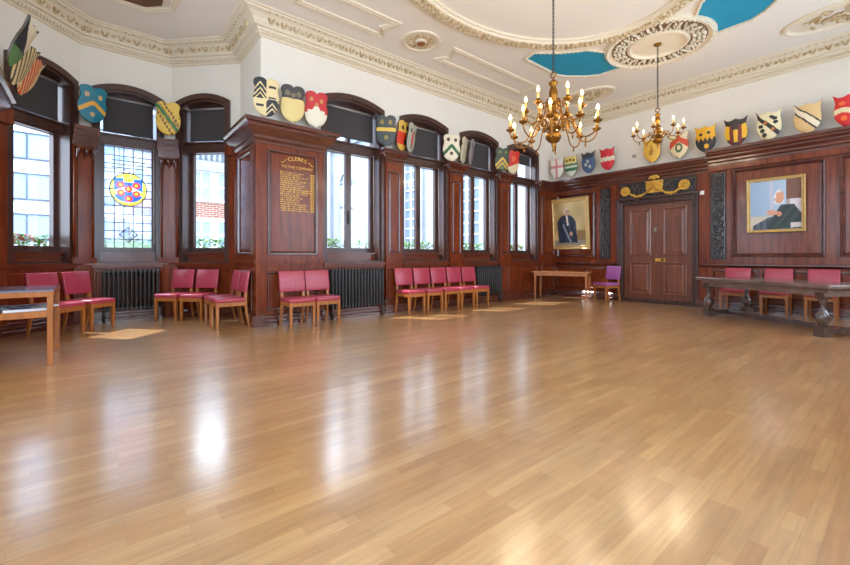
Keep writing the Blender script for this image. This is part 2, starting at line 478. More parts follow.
WN = [(1, F1, OP1, 'single'), (2, F2, OP2, 'stained'), (3, F3, OP3, 'single')] + [(4 + i, FW, OPW[i], 'double') for i in range(4)]
BL = ['charcoal roller blind at the top of the leftmost window, above red geraniums', 'charcoal roller blind above the stained glass window',
      'charcoal roller blind above the window that looks onto red brick', 'charcoal roller blind in the window right beside the gold lettered pier',
      'charcoal roller blind in the window behind the row of five chairs', 'charcoal roller blind in the second window from the room corner', 'charcoal roller blind in the window nearest the room corner']
for (n, F, op, st), lb in zip(WN, BL):
    window(n, F, op, st); blind(F, op, lb, 3.16 if n == 4 else (3.42 if n == 7 else 3.10)); portal(F, op[0], op[1], .95, 3.8)
for i, (F, op) in enumerate([(FR_, o) for o in OPR] + [(FB, o) for o in OPB]):  # added windows in the unseen walls, put in to brighten the room
    s0, s1, z0, zs, rise = op
    m = MB(); m.ringprism(F, arch(s0, s1, z0, zs, rise), arch(s0 + .09, s1 - .09, z0 + .1, zs - .08, rise - .03), -.28, .05)
    m.box(F, (s0 + s1) / 2 - .03, (s0 + s1) / 2 + .03, -.26, -.18, z0, zs + .05); m.box(F, s0, s1, -.26, -.16, 2.88, 2.98)
    r = m.build('window_%d' % (8 + i), WFRAME, None, kind='structure')
    m = MB(); m.prism(F, arch(s0 + .05, s1 - .05, z0 + .05, zs - .04, rise), -.225, -.22); m.build('pane', GLASS, r)
    portal(F, s0, s1, z0, zs + .1)

# ------------------------------------------------------------------ timber on the window side
CAPP = [(0.1, 2.77), (0.115, 2.77), (0.115, 2.8), (0.135, 2.83), (0.135, 2.86), (0.165, 2.9), (0.2, 2.93), (0.21, 2.96), (0.235, 2.97), (0.235, 3.0), (0.0, 3.0), (0.0, 2.77)]
def mitred_cap(mb, F, s0, s1, prof):
    # cap with returns on both ends
    L = []
    for n, z in prof[:-2]:
        e = n - prof[0][0]
        L.append([F.p(s0 - e, 0, z), F.p(s0 - e, n, z), F.p(s1 + e, n, z), F.p(s1 + e, 0, z)])
    mb.loops(L, 1, False); top = L[-1]; mb.add(top, [(0, 1, 2, 3)], 1)
    bot = L[0]; mb.add(bot, [(3, 2, 1, 0)], 1)
def pilaster(F, s0, s1, n=.10, panel=True, prof=CAPP, cap=True, z0=.0):
    mb = MB()
    mb.box(F, s0, s1, 0, n, z0, 2.78)
    mb.box(F, s0 - .012, s1 + .012, 0, n + .03, .93, 1.00); mb.box(F, s0 - .005, s1 + .005, 0, n + .015, 1.00, 1.03)
    if panel and s1 - s0 > .2:
        mb.pframe(F, s0 + .05, s1 - .05, 1.10, 2.62, [(0, n), (.005, n + .014), (.02, n + .014), (.03, n + .001), (.045, n + .004)], 1)
        mb.pframe(F, s0 + .05, s1 - .05, .22, .82, [(0, n), (.005, n + .012), (.02, n + .012), (.03, n + .001)], 1)
    if cap: mitred_cap(mb, F, s0, s1, prof)
    return mb.build(trim(), [MAHO, MAHOD], None, kind='structure')
e = .022
for i in range(3):
    pilaster(FW, WC[i] + HWN + e, WC[i + 1] - HWN - e)
pilaster(FW, WC[3] + HWN + e, -.05)
# lettered pier
PCAP = [(.10, 2.72), (.12, 2.72), (.12, 2.76), (.15, 2.79), (.15, 2.83), (.20, 2.88), (.25, 2.93), (.265, 2.97), (.30, 2.985), (.30, 3.04), (.0, 3.04), (.0, 2.72)]
pm = MB()
pm.box(FW, -7.82, WC[0] - HWN - e, 0, .10, 0, 2.74)
pm.pframe(FW, -7.66, WC[0] - HWN - e - .10, 1.06, 2.66, [(0, .10), (.008, .122), (.03, .122), (.045, .102), (.06, .108)], 1)
pm.pframe(FW, -7.66, WC[0] - HWN - e - .10, .22, .82, [(0, .10), (.008, .118), (.03, .118), (.045, .102)], 1)
pm.box(FW, -7.7199, WC[0] - HWN - e + .01, 0, .13, .93, .999)
# return face of the pier, towards the bay
pm.box(FRET, 0.0, 1.1, 0, .10, 0, 2.74)
pm.pframe(FRET, .30, 1.02, 1.06, 2.66, [(0, .10), (.008, .122), (.03, .122), (.045, .102), (.06, .108)], 1)
pm.pframe(FRET, .10, 1.02, .22, .82, [(0, .10), (.008, .118), (.03, .118), (.045, .102)], 1)
pm.box(FRET, 0.0, 1.23, 0, .13, .93, 1.0)
# cap running along the return, round the corner and along the front
L = []
yE = WC[0] - HWN - e
for n, z in PCAP[:-2]:
    L.append([Vector((-1.1 + .10, -7.72 - n, z)), Vector((n, -7.72 - n, z)), Vector((n, yE + n - .10, z)), Vector((0, yE + n - .10, z))])
pm.loops(L, 1, False)
pm.add([(-1.0, -7.72, 3.04), (-1.0, -8.02, 3.04), (.30, -8.02, 3.04), (.30, yE + .2, 3.04), (0, yE + .2, 3.04), (0, -7.72, 3.04)], [(0, 1, 2, 3, 4, 5)], 1)
pier = pm.build(trim(), [MAHO, MAHOD], None, kind='structure')
# matching pier on the other side of the bay
qm = MB()
qm.box(FRET2, 0, 1.1, 0, .10, 0, 2.74); qm.box(FW, -11.58, -10.62, 0, .10, 0, 2.74); qm.box(FRET2, 0, 1.23, 0, .13, .93, 1.0)
L = []
for n, z in PCAP[:-2]:
    L.append([Vector((-1.1 + .10, -10.72 + n, z)), Vector((n, -10.72 + n, z)), Vector((n, -11.58, z))])
qm.loops(L, 1, False)
qm.add([(-1.0, -10.72, 3.04), (-1.0, -10.42, 3.04), (.30, -10.42, 3.04), (.30, -11.58, 3.04), (0, -11.58, 3.04), (0, -10.72, 3.04)], [(0, 1, 2, 3, 4, 5)], 1)
struct(qm, trim(), [MAHO, MAHOD])
# bay corner posts: clustered strips on each facet with one shaped cap
def bay_post(c, Fa, sa0, sa1, Fb, sb0, sb1):
    mb = MB()
    mb.box(Fa, sa0, sa1, 0, .06, 0, 2.74); mb.box(Fb, sb0, sb1, 0, .06, 0, 2.74)
    nb = (Fa.n + Fb.n).normalized(); sb = Vector((-nb.y, nb.x, 0))
    Fc = Fr((c[0], c[1]), (sb.x, sb.y), (nb.x, nb.y))
    mb.box(Fc, -.13, .13, 0, .13, 0, 2.74); mb.box(Fc, -.085, .085, 0, .155, 1.03, 2.60)
    for sx in (-.115, .115):
        mb.tube([Fc.p(sx, .125, .95), Fc.p(sx, .125, 2.72)], .018, 8)
    mb.box(Fc, -.15, .15, 0, .17, .93, 1.02)
    # scrolled bracket below the cap
    for sx in (-.09, 0, .09):
        mb.tube([Fc.p(sx, .13, 2.50), Fc.p(sx, .15, 2.58), Fc.p(sx, .19, 2.64), Fc.p(sx, .21, 2.70)], [.015, .022, .028, .034], 8, 1)
    for (d, z0, z1) in ((0, 2.74, 2.82), (.03, 2.82, 2.89), (.06, 2.89, 2.97), (.085, 2.97, 3.03)):
        pts = [Fa.p(sa0 if c == (-2.0, -9.83) and Fa is F1 else sa0, 0, 0)]
        A0 = Fa.p(sa1 if abs((Fa.p(sa1, 0, 0) - Vector((c[0], c[1], 0))).length) > abs((Fa.p(sa0, 0, 0) - Vector((c[0], c[1], 0))).length) else sa0, .0, 0)
        B0 = Fb.p(sb1 if abs((Fb.p(sb1, 0, 0) - Vector((c[0], c[1], 0))).length) > abs((Fb.p(sb0, 0, 0) - Vector((c[0], c[1], 0))).length) else sb0, .0, 0)
        A1 = A0 + Fa.n * (.07 + d); B1 = B0 + Fb.n * (.07 + d)
        C1 = Fc.p(-.16, .16 + d, 0); C2 = Fc.p(.16, .16 + d, 0)
        mid = sorted([C1, C2], key=lambda p: (p - A1).length)
        poly = [A0, A1, mid[0], mid[1], B1, B0, Vector((c[0], c[1], 0))]
        mb.slab([(p.x, p.y) for p in poly], z0, z1, 1)
    return mb.build(trim(), [MAHO, MAHOD], None, kind='structure')
bay_post((-2.0, -9.83), F1, 0.0, OP1[0] - .02, F2, 0.0, OP2[0] - .02)
bay_post((-2.0, -8.61), F2, OP2[1] + .02, 1.22, F3, 0.0, OP3[0] - .02)
mb = MB(); mb.box(F3, OP3[1] + .02, LEN1 - .02, 0, .06, 0, 2.74); mb.box(F3, OP3[1] + .02, LEN1 - .02, 0, .16, 2.74, 2.93)
mb.box(F1, OP1[1] + .02, LEN1 - .02, 0, .06, 0, 2.74); mb.box(F1, OP1[1] + .02, LEN1 - .02, 0, .16, 2.74, 2.93)
struct(mb, trim(), [MAHO, MAHOD])
# dado panelling and ledges below the windows
mb = MB()
for (s0, s1, z0, zs, r) in OPW:
    mb.box(FW, s0 - .03, s1 + .03, 0, .035, 0, .88)
    mb.pframe(FW, s0 + .03, s1 - .03, .22, .82, [(0, .035), (.006, .05), (.025, .05), (.04, .037)], 1)
    mb.box(FW, s0 - .01, s1 + .01, -.05, .12, .905, .932, 1); mb.box(FW, s0, s1, 0, .085, .86, .905, 1)
for F, op, ln in ((F1, OP1, LEN1), (F2, OP2, 1.22), (F3, OP3, LEN1)):
    mb.box(F, 0.02, ln - .02, 0, .03, 0, .88)
    mb.pframe(F, op[0], op[1], .22, .82, [(0, .03), (.006, .045), (.025, .045), (.04, .032)], 1)
    mb.box(F, 0.03, ln - .03, -.05, .11, .905, .932, 1); mb.box(F, 0.03, ln - .03, 0, .08, .86, .905, 1)
struct(mb, trim(), [MAHO, MAHOH])
# baseboards (stepped, with ribs)
def base(F, s0, s1, n0, name, hh=.17):
    mb = MB()
    mb.sweep(F, s0, s1, [(0, 0), (n0 + .045, 0), (n0 + .045, .05), (n0 + .03, .06), (n0 + .03, .10), (n0 + .022, .115), (n0 + .022, .15), (n0 + .008, hh), (0, hh)])
    struct(mb, name, MAHOD)
base(FW, -7.86, -.02, .10, 'baseboard_windows'); base(F1, .05, LEN1 - .05, .04, 'baseboard_bay_left'); base(F2, .02, 1.2, .04, 'baseboard_bay_middle'); base(F3, .02, LEN1 - .02, .04, 'baseboard_bay_right')
base(FRET, 0, 1.24, .10, 'baseboard_pier'); base(FD, .1, 1.80, .07, 'baseboard_doors_left'); base(FD, 3.40, XR, .07, 'baseboard_doors_right')

# gold lettering on the pier board
def text(body, size, F, s, n, z, rot, parent, mt, name, ext=.0015, flip=False):
    c = bpy.data.curves.new(name, 'FONT'); c.body = body; c.size = size; c.align_x = 'CENTER'; c.align_y = 'CENTER'; c.extrude = ext
    c.materials.append(mt)
    o = bpy.data.objects.new(name, c); COL.objects.link(o)
    nrm = F.n; right = Vector((0, 0, 1)).cross(nrm); up = Vector((0, 0, 1))
    M = Matrix((right, up, nrm)).transposed().to_4x4()
    M = M @ Matrix.Rotation(rot, 4, 'Z'); M.translation = F.p(s, n, z)
    o.matrix_world = M
    if parent: o.parent = parent
    return o
ls = -7.19
for i, ch in enumerate('CLERKS'):
    a = (i - 2.5) / 2.5
    text(ch, .085, FW, ls + a * .125, .103, 2.565 - .022 * a * a, -a * .16, pier, GOLDT, 'gold_lettering')
text('TO THE COMPANY', .058, FW, ls, .103, 2.425, 0, pier, GOLDT, 'gold_lettering')
mb = MB(); rnd = random.Random(5)
for sx in (-1, 1):      # flourishes beside the heading
    pts = [FW.p(ls + sx * (.17 + .02 * k), .104, 2.53 - .012 * k + .012 * math.sin(k * 1.7)) for k in range(6)]
    mb.tube(pts, [.003, .006, .005, .007, .005, .002], 5)
mb.build('gold_flourish', GOLDT, pier)
mb = MB()
for r in range(19):     # rows of small illegible script with a date column
    z = 2.335 - r * .0325; s = ls - .27
    ln = rnd.uniform(.26, .44) if r not in (8, 9) else .48
    end = s + ln
    while s < end:
        w = rnd.choice((.012, .02, .034, .05))
        for q in range(max(1, int(w / .008))):
            hh = rnd.choice((.012, .016, .022))
            mb.box(FW, s + q * .008, s + q * .008 + .0055, .101, .1035, z - .008, z - .008 + hh)
        s += w + .010
    s = ls + .21
    for q in range(8):
        mb.box(FW, s + q * .0095 + (.004 if q > 3 else 0), s + q * .0095 + .006 + (.004 if q > 3 else 0), .101, .1035, z - .008, z + .012)
mb.build('gold_script', GOLDT, pier)

# ------------------------------------------------------------------ door side panelling
DC = [(.05, 2.74), (.07, 2.74), (.07, 2.78), (.10, 2.81), (.10, 2.84), (.15, 2.89), (.15, 2.91), (.19, 2.945), (.205, 2.98), (.24, 2.99), (.24, 3.04), (.0, 3.04), (.0, 2.74)]
mb = MB()
mb.box(FD, 0, 1.80, 0, .05, 0, 2.76); mb.box(FD, 3.40, XR, 0, .05, 0, 2.76); mb.box(FD, 1.80, 3.40, 0, .05, 2.38, 2.76)
mb.sweep(FD, 0.0, 3.62, DC, 1)
DC2 = [(n + (.08 if n > 0 else 0), z + .10) for n, z in DC]
mb.sweep(FD, 3.62, XR, DC2, 1); mb.box(FD, 3.62, XR, 0, .13, 2.74, 2.86)
k = 0
while 3.66 + k * .05 < XR:      # dentil course under the right cornice
    mb.box(FD, 3.66 + k * .05, 3.685 + k * .05, .12, .155, 2.86, 2.90, 1); k += 1
BOL = [(0, .05), (.008, .085), (.03, .09), (.045, .07), (.055, .052), (.07, .058)]
mb.pframe(FD, .16, 1.24, 1.02, 2.66, BOL, 1)
mb.pframe(FD, 4.00, 5.30, 1.03, 2.72, BOL, 1)
mb.pframe(FD, 5.46, 6.60, 1.03, 2.72, BOL, 1)
for (s0, s1) in ((.14, .95), (.98, 1.72), (3.68, 4.4), (4.46, 5.2), (5.26, 6.0), (6.06, 6.9)):
    mb.pframe(FD, s0, s1, .24, .78, [(0, .05), (.006, .068), (.02, .07), (.035, .052)], 1)
DADO = [(.05, .82), (.075, .83), (.085, .85), (.115, .865), (.115, .89), (.07, .90), (.0, .90), (.0, .82)]
mb.sweep(FD, 0, 1.78, DADO, 1); mb.sweep(FD, 3.46, XR, DADO, 1)
for (s0, s1) in ((1.27, 1.36), (1.62, 1.76), (3.45, 3.63), (3.92, 3.98)):      # flanking stiles
    mb.box(FD, s0, s1, .05, .075, .92, 2.74)
dpan = mb.build(trim(), [MAHO, MAHOD], None, kind='structure')

# carved strips: intertwined foliage in dark oak
def carved(F, s0, s1, z0, z1, n, seed):
    rnd = random.Random(seed); mb = MB(); w = s1 - s0; c = (s0 + s1) / 2
    mb.box(F, s0, s1, 0, n, z0, z1)
    mb.pframe(F, s0, s1, z0, z1, [(0, n), (.004, n + .03), (.018, n + .03), (.024, n)])
    nrm = F.n; Rm = Matrix((F.s, nrm, Vector((0, 0, 1)))).transposed()
    vert = (z1 - z0) > w
    ln = (z1 - z0) if vert else w; ww = w if vert else (z1 - z0)
    def pt(a, b, d): return F.p(c + b, n + d, z0 + a) if vert else F.p(s0 + a, n + d, (z0 + z1) / 2 + b)
    for ph in (0, PI):
        pts = [pt(.03 + (ln - .06) * k / 60, math.sin(k / 60 * ln * 2 * PI / .33 + ph) * (ww / 2 - .045), .024 + .014 * math.cos(k / 60 * ln * 4 * PI / .33 + ph)) for k in range(61)]
        mb.tube(pts, .012, 6)
    a = .05
    while a < ln - .04:
        for q in range(3):
            b = rnd.uniform(-1, 1) * (ww / 2 - .04); ang = rnd.uniform(0, PI)
            rot = Rm @ Matrix.Rotation(ang, 3, 'Y')
            mb.ell(pt(a + rnd.uniform(-.02, .02), b, .016), (.036, .022, .014), 6, 4, 0, rot)
        a += .035
    return mb.build(trim(), CARVED, None, kind='structure')
carved(FD, 1.37, 1.61, .98, 2.70, .055, 1)
carved(FD, 3.65, 3.90, .98, 2.70, .06, 2)
carved(FD, 1.84, 3.40, 2.36, 2.735, .055, 3)

# doors
mb = MB()
mb.ringprism(FD, [(1.76, 0), (3.44, 0), (3.44, 2.38), (1.76, 2.38)], [(1.88, -.02), (3.32, -.02), (3.32, 2.24), (1.88, 2.24)], -.14, .06)
mb.pframe(FD, 1.76, 3.44, -.02, 2.38, [(0, .06), (.006, .085), (.035, .085), (.05, .062), (.07, .062), (.08, .075), (.1, .075), (.11, .06)])
mb.box(FD, 1.72, 3.48, 0, .115, 2.345, 2.385)
door = mb.build('door_1', mat('door_frame_dark', (58, 40, 38), .26, col2=(84, 60, 54), scale=(14, 14, 3), coat=.8), None, kind='structure')
for (a, b) in ((1.89, 2.60), (2.60, 3.31)):
    mb = MB(); mb.box(FD, a + .002, b - .002, -.10, -.05, .01, 2.235)
    for (z0, z1) in ((.18, .92), (1.06, 2.12)):
        mb.pframe(FD, a + .11, b - .11, z0, z1, [(0, -.05), (.006, -.03), (.03, -.026), (.045, -.048), (.06, -.052), (.10, -.038)])
        mb.box(FD, a + .21, b - .21, -.052, -.038, z0 + .10, z1 - .10)
    lf = mb.build('door_leaf', DOORW, door)
    if a < 2:
        q = MB(); q.box(FD, b - .035, b + .02, -.05, -.02, .02, 2.22); q.build('meeting_bead', DOORW, lf)
        q = MB(); q.box(FD, b - .035, b + .005, -.05, -.01, 1.60, 1.69); q.build('bolt_plate', GREYP, lf)
    else:
        q = MB(); q.box(FD, a - .02, a + .17, -.05, -.015, .93, 1.0); q.build('lock_case', GOLD, lf, label='brass lock case')
        q = MB(); q.ell(FD.p(a + .14, .02, .965), (.03, .03, .03), 10, 6); q.tube([FD.p(a + .14, -.02, .965), FD.p(a + .14, .02, .965)], .012, 8); q.build('handle', BRASS, lf)

# gilded swag above the door
sw = thing('gilded_swag', 'gilded carved garland with crest and two scrolled rosettes above the double doors', 'ornament', (2.6, -.09, 2.36))
def at_sw(mb): mb.v = [(v[0] - 2.6, v[1] + .09, v[2] - 2.36) for v in mb.v]; return mb
for cx in (1.98, 3.19):
    q = MB(); 
    for k in range(16):
        a = 2 * PI * k / 16
        q.ell(FD.p(cx + .085 * math.cos(a), .11, 2.55 + .085 * math.sin(a)), (.03, .022, .03), 6, 4)
    for k in range(9):
        a = 2 * PI * k / 9
        q.ell(FD.p(cx + .042 * math.cos(a), .125, 2.55 + .042 * math.sin(a)), (.022, .02, .022), 6, 4)
    q.ell(FD.p(cx, .13, 2.55), (.022, .03, .022), 8, 5); q.box(FD, cx - .05, cx + .05, .06, .10, 2.50, 2.60)
    at_sw(q).build('rosette', GOLD, sw)
rnd = random.Random(9)
for sx in (-1, 1):
    q = MB()
    for k in range(24):
        t = k / 23; x = 2.6 + sx * (.14 + t * .42); z = 2.50 - .11 * math.sin(PI * t) + .03 * t
        q.ell(FD.p(x, .105 + rnd.uniform(-.01, .02), z + rnd.uniform(-.014, .014)), (.018 + .012 * math.sin(PI * t), .018, .016 + .012 * math.sin(PI * t)), 6, 4)
    at_sw(q).build('garland', GOLD, sw)
q = MB(); q.prism(FD, [(2.44, 2.46), (2.76, 2.46), (2.78, 2.72), (2.42, 2.72)], .06, .10)
for k in range(12):
    q.ell(FD.p(2.6 + rnd.uniform(-.13, .13), .11, 2.50 + rnd.uniform(0, .18)), (.035, .02, .03), 6, 4)
q.tube([FD.p(2.46, .12, 2.47), FD.p(2.6, .13, 2.68), FD.p(2.74, .12, 2.47)], .02, 6)
at_sw(q).build('crest_shield', GOLD, sw)
q = MB()
for k in range(5):
    a = PI * (k + .5) / 5
    q.ell(FD.p(2.6 + .085 * math.cos(a), .11, 2.77 + .05 * math.sin(a)), (.035, .025, .03), 6, 4)
q.ell(FD.p(2.6, .115, 2.77), (.05, .03, .035), 8, 5)
at_sw(q).build('crest_top', GOLD, sw)

# small wall fittings
mb = MB(); mb.box(FD, 3.47, 3.54, .075, .10, 2.30, 2.38); tag(mb.build('alarm_box', WHITEP, None, bevel=.004), 'small white alarm box on the timber right of the door frame', 'alarm')
mb = MB(); mb.box(FD, 2.10, 2.17, .0, .03, 3.33, 3.40); tag(mb.build('wall_sensor', GREYP, None, bevel=.004), 'small grey sensor box high on the white wall above the doors', 'sensor')

# ------------------------------------------------------------------ portraits
def portrait(name, label, s0, s1, z0, z1, lean, fw, paint, plaque=False):
    w, hgt = s1 - s0, z1 - z0
    r = thing(name, label, 'painting', FD.p((s0 + s1) / 2, .085, z0))
    r.rotation_euler = (lean, 0, 0)
    L = Fr((0, 0), (1, 0), (0, -1))
    q = MB(); q.pframe(L, -w / 2, w / 2, 0, hgt, [(0, 0), (0, .05), (.012, .065), (fw * .35, .045), (fw * .6, .04), (fw * .85, .05), (fw, .03), (fw, .01)])
    q.box(L, -w / 2 + .005, w / 2 - .005, 0, .012, .005, hgt - .005)
    q.build('frame', GOLDF, r)
    nx, nz = 72, 84
    a0, a1, b0, b1 = -w / 2 + fw, w / 2 - fw, fw, hgt - fw
    me = bpy.data.meshes.new('canvas')
    vs = [L.p(a0 + (a1 - a0) * i / nx, .022, b0 + (b1 - b0) * j / nz) for j in range(nz + 1) for i in range(nx + 1)]
    fs = [(j * (nx + 1) + i, j * (nx + 1) + i + 1, (j + 1) * (nx + 1) + i + 1, (j + 1) * (nx + 1) + i) for j in range(nz) for i in range(nx)]
    me.from_pydata([tuple(v) for v in vs], [], fs)
    at = me.color_attributes.new('paint', 'FLOAT_COLOR', 'POINT')
    for j in range(nz + 1):
        for i in range(nx + 1):
            at.data[j * (nx + 1) + i].color = lin(paint(i / nx, j / nz))
    me.materials.append(PAINT)
    o = bpy.data.objects.new('canvas', me); COL.objects.link(o); o.parent = r
    if plaque:
        q = MB(); q.box(L, -.07, .07, .05, .056, .012, .04); q.build('name_plate', GOLD, r)
    return r
PAINT = bpy.data.materials.new('oil_paint'); PAINT.use_nodes = True
_n = PAINT.node_tree; _a = _n.nodes.new('ShaderNodeAttribute'); _a.attribute_name = 'paint'
_n.links.new(_a.outputs['Color'], _n.nodes['Principled BSDF'].inputs['Base Color']); _n.nodes['Principled BSDF'].inputs['Roughness'].default_value = .45
def E_(u, v, cu, cv, ru, rv): return ((u - cu) / ru) ** 2 + ((v - cv) / rv) ** 2 < 1
def lerp(a, b, t): return tuple(x + (y - x) * t for x, y in zip(a, b))
def paint1(u, v):
    if E_(u, v, .42, .765, .085, .085):
        if v > .815 or E_(u, v, .35, .78, .035, .05): return (216, 210, 204)
        if E_(u, v, .425, .735, .05, .02): return (188, 168, 150)
        return (202, 150, 118) if u < .45 else (180, 128, 100)
    if v < .70:
        half = .09 + .21 * min(1, (.70 - v) / .16) ** .6
        cx = .41 + .10 * max(0, .5 - v)
        if abs(u - cx) < half and v > .06:
            if abs(u - (.43 + (.66 - v) * .12)) < .028 and v > .46: return (220, 212, 204)
            if E_(u, v, .55, .27, .05, .05): return (206, 154, 122)
            if abs((u - .30) - (.50 - v) * .55) < .028 and .08 < v < .50: return (140, 150, 172)
            return lerp((26, 32, 48), (66, 78, 104), (math.sin(u * 34 + v * 6 + math.sin(v * 20)) + 1) * .32)
    if v < .12: return (150, 140, 122)
    if u > .74 and v < .34: return (146, 116, 74)
    n = .5 + .25 * math.sin(u * 9 + v * 4) + .25 * math.sin(v * 11 - u * 5)
    return lerp(lerp((168, 140, 84), (214, 190, 134), n), (232, 214, 164), max(0, u + v - .9) * .6)
def paint2(u, v):
    if E_(u, v, .58, .66, .095, .14):
        return (236, 230, 224) if (v > .74 and u < .62) or u < .52 and v > .62 else (222, 160, 128)
    if E_(u, v, .57, .56, .10, .05): return (232, 226, 218)
    if E_(u, v, .44, .34, .11, .055): return (222, 158, 124)
    if E_(u, v, .58, .31, .05, .05): return (214, 150, 118)
    top = .50 - max(0, abs(u - .74) - .12) * 1.4
    if u > .36 and v < top and v > (u - .36) * .05: 
        if u > .80 and v < .12: return (216, 206, 202)
        return lerp((36, 50, 50), (66, 80, 76), (math.sin(u * 30 - v * 24) + 1) * .3)
    if v < .26 and u > .05 and v < .06 + u * .5: return lerp((58, 70, 84), (150, 150, 150), (math.sin(u * 50) + 1) * .2)
    if u > .78 and v < .60: return (214, 208, 210)
    if u > .72: return (118, 78, 62) if v > .6 else (170, 150, 146)
    if u > .40 and u < .47: return (196, 196, 210)
    if v < .28: return (206, 196, 176)
    return lerp((150, 178, 204), (190, 206, 222), u)
portrait('portrait_painting', 'tall gilt framed portrait of a standing person in a dark blue robe', .03, 1.12, 1.23, 2.56, math.radians(4.0), .10, paint1)
portrait('portrait_painting', 'gilt framed portrait of a seated white haired person in dark suit, hands clasped', 4.24, 5.055, 1.48, 2.475, math.radians(2.0), .055, paint2, True)

# ------------------------------------------------------------------ ceiling plasterwork
def mitre(path, closed=True):
    out = []; n = len(path)
    for i in range(n):
        p0, p1, p2 = Vector(path[i - 1]), Vector(path[i]), Vector(path[(i + 1) % n])
        d1 = (p1 - p0).normalized(); d2 = (p2 - p1).normalized()
        n1 = Vector((-d1.y, d1.x)); n2 = Vector((-d2.y, d2.x))
        out.append((n1 + n2) / (1 + n1.dot(n2)))
    return out
# OUT runs counter-clockwise seen from above, so the left-hand normal points into the room
MT = mitre(OUT)
CP = [(0.0, 4.35), (.03, 4.36), (.03, 4.38), (.05, 4.385), (.05, 4.42), (.075, 4.43), (.085, 4.455), (.13, 4.465), (.135, 4.49), (.15, 4.50), (.17, 4.545), (.23, 4.59), (.30, 4.605), (.31, 4.62), (.345, 4.625), (.36, 4.64)]
mb = MB()
mb.loops([[Vector((p[0] + t.x * n, p[1] + t.y * n, z)) for p, t in zip(OUT, MT)] for n, z in CP], 0, True)
cornice = mb.build(trim(), PLAST, None, kind='structure')
det = MB(); mod = MB()
for i in range(len(OUT)):
    if i in (7, 8, 9): continue
    a, b = Vector(OUT[i]), Vector(OUT[(i + 1) % len(OUT)]); d = (b - a); ln = d.length; d.normalize(); nv = Vector((-d.y, d.x))
    Fx = Fr(a, d, nv)
    k = int(ln / .046)
    for j in range(k):
        s = (j + .5) * ln / k; det.box(Fx, s - .012, s + .012, .05, .076, 4.388, 4.42)
    k = max(1, int(ln / .19))
    Rm = Matrix((Fx.s, Fx.n, Vector((0, 0, 1)))).transposed()
    for j in range(k):
        s = (j + .5) * ln / k
        for sx in (-1, 1):
            mod.ell(Fx.p(s + sx * .027, .175, 4.535), (.017, .03, .052), 6, 4, 0, Rm @ Matrix.Rotation(sx * .5, 3, 'Y') @ Matrix.Rotation(-.7, 3, 'X'))
        mod.ell(Fx.p(s, .16, 4.51), (.012, .02, .022), 6, 3, 0, Rm)
        s2 = s + ln / k / 2
        if j < k - 1:
            mod.ell(Fx.p(s2, .175, 4.53), (.03, .022, .03), 6, 4, 0, Rm)
        for q in (-.05, .05): mod.ell(Fx.p(s + q, .275, 4.606), (.026, .026, .012), 6, 3, 0, Rm)
det.build('dentil_course', PLAST, cornice, kind='structure'); mod.build('leaf_course', ORN, cornice, kind='structure')

CX, CY, AX, AY = 3.5, -5.4, 1.68, 2.30
def oval(off, n=96): return [(CX + (AX + off) * math.cos(2 * PI * k / n), CY + (AY + off) * math.sin(2 * PI * k / n)) for k in range(n)]
mb = MB()
P_ = [(.16, 4.64), (.16, 4.61), (.13, 4.595), (.10, 4.60), (.08, 4.575), (-.08, 4.575), (-.10, 4.60), (-.13, 4.61), (-.13, 4.64)]
mb.loops([[Vector((x, y, z)) for x, y in oval(o)] for o, z in P_], 0, True)
ring = mb.build(trim(), PLAST, None, kind='structure')
mb = MB(); rnd = random.Random(4); o1 = oval(0, 150)
for k, (x, y) in enumerate(o1):
    for off in (-.05, .0, .05):
        a = 2 * PI * k / 150
        mb.ell((x + off * math.cos(a) + rnd.uniform(-.012, .012), y + off * math.sin(a) + rnd.uniform(-.012, .012), 4.572), (rnd.uniform(.022, .04), rnd.uniform(.022, .04), rnd.uniform(.018, .03)), 6, 3)
mb.build('garland_relief', ORN, ring, kind='structure')
# blue panels either side of the rosette
RC = (3.5, -2.31); RR = .80
def bluepoly(sgn):
    pts = [(1.78, -3.62), (1.78, -2.62), (1.86, -2.42), (2.12, -2.10), (2.32, -1.96), (RC[0] - math.sqrt(RR ** 2 - (.36) ** 2), -1.95)]
    a0 = math.atan2(.36, -math.sqrt(RR ** 2 - .36 ** 2)); a1 = math.atan2(-.42, -math.sqrt(RR ** 2 - .42 ** 2)) + 2 * PI
    for k in range(1, 9):
        a = a0 + (a1 - a0) * k / 8; pts.append((RC[0] + RR * math.cos(a), RC[1] + RR * math.sin(a)))
    ov = [(x, y) for x, y in oval(.30, 200) if 1.80 < x < RC[0] - .80 and y > -3.72]
    ov = sorted(ov, key=lambda p: -p[0])
    pts += [p for p in ov if p[0] < pts[-1][0] - .01]
    if sgn > 0: pts = [(7.0 - x, y) for x, y in pts]
    return pts
for sgn in (-1, 1):
    pl = bluepoly(sgn)
    mb = MB(); mb.slab(pl, 4.628, 4.66)
    bp = mb.build(trim(), BLUE, None, kind='structure')
    mb = MB(); mb.tube([(x, y, 4.628) for x, y in pl], .022, 6, closed=True)
    n = 0
    for (xa, ya), (xb, yb) in zip(pl, pl[1:] + pl[:1]):
        L_ = math.hypot(xb - xa, yb - ya); k = max(1, int(L_ / .05))
        for q in range(k):
            t = (q + .5) / k; mb.ell((xa + (xb - xa) * t, ya + (yb - ya) * t, 4.612), (.026, .026, .018), 6, 3)
    mb.build('leaf_border', [PLAST], bp, kind='structure')
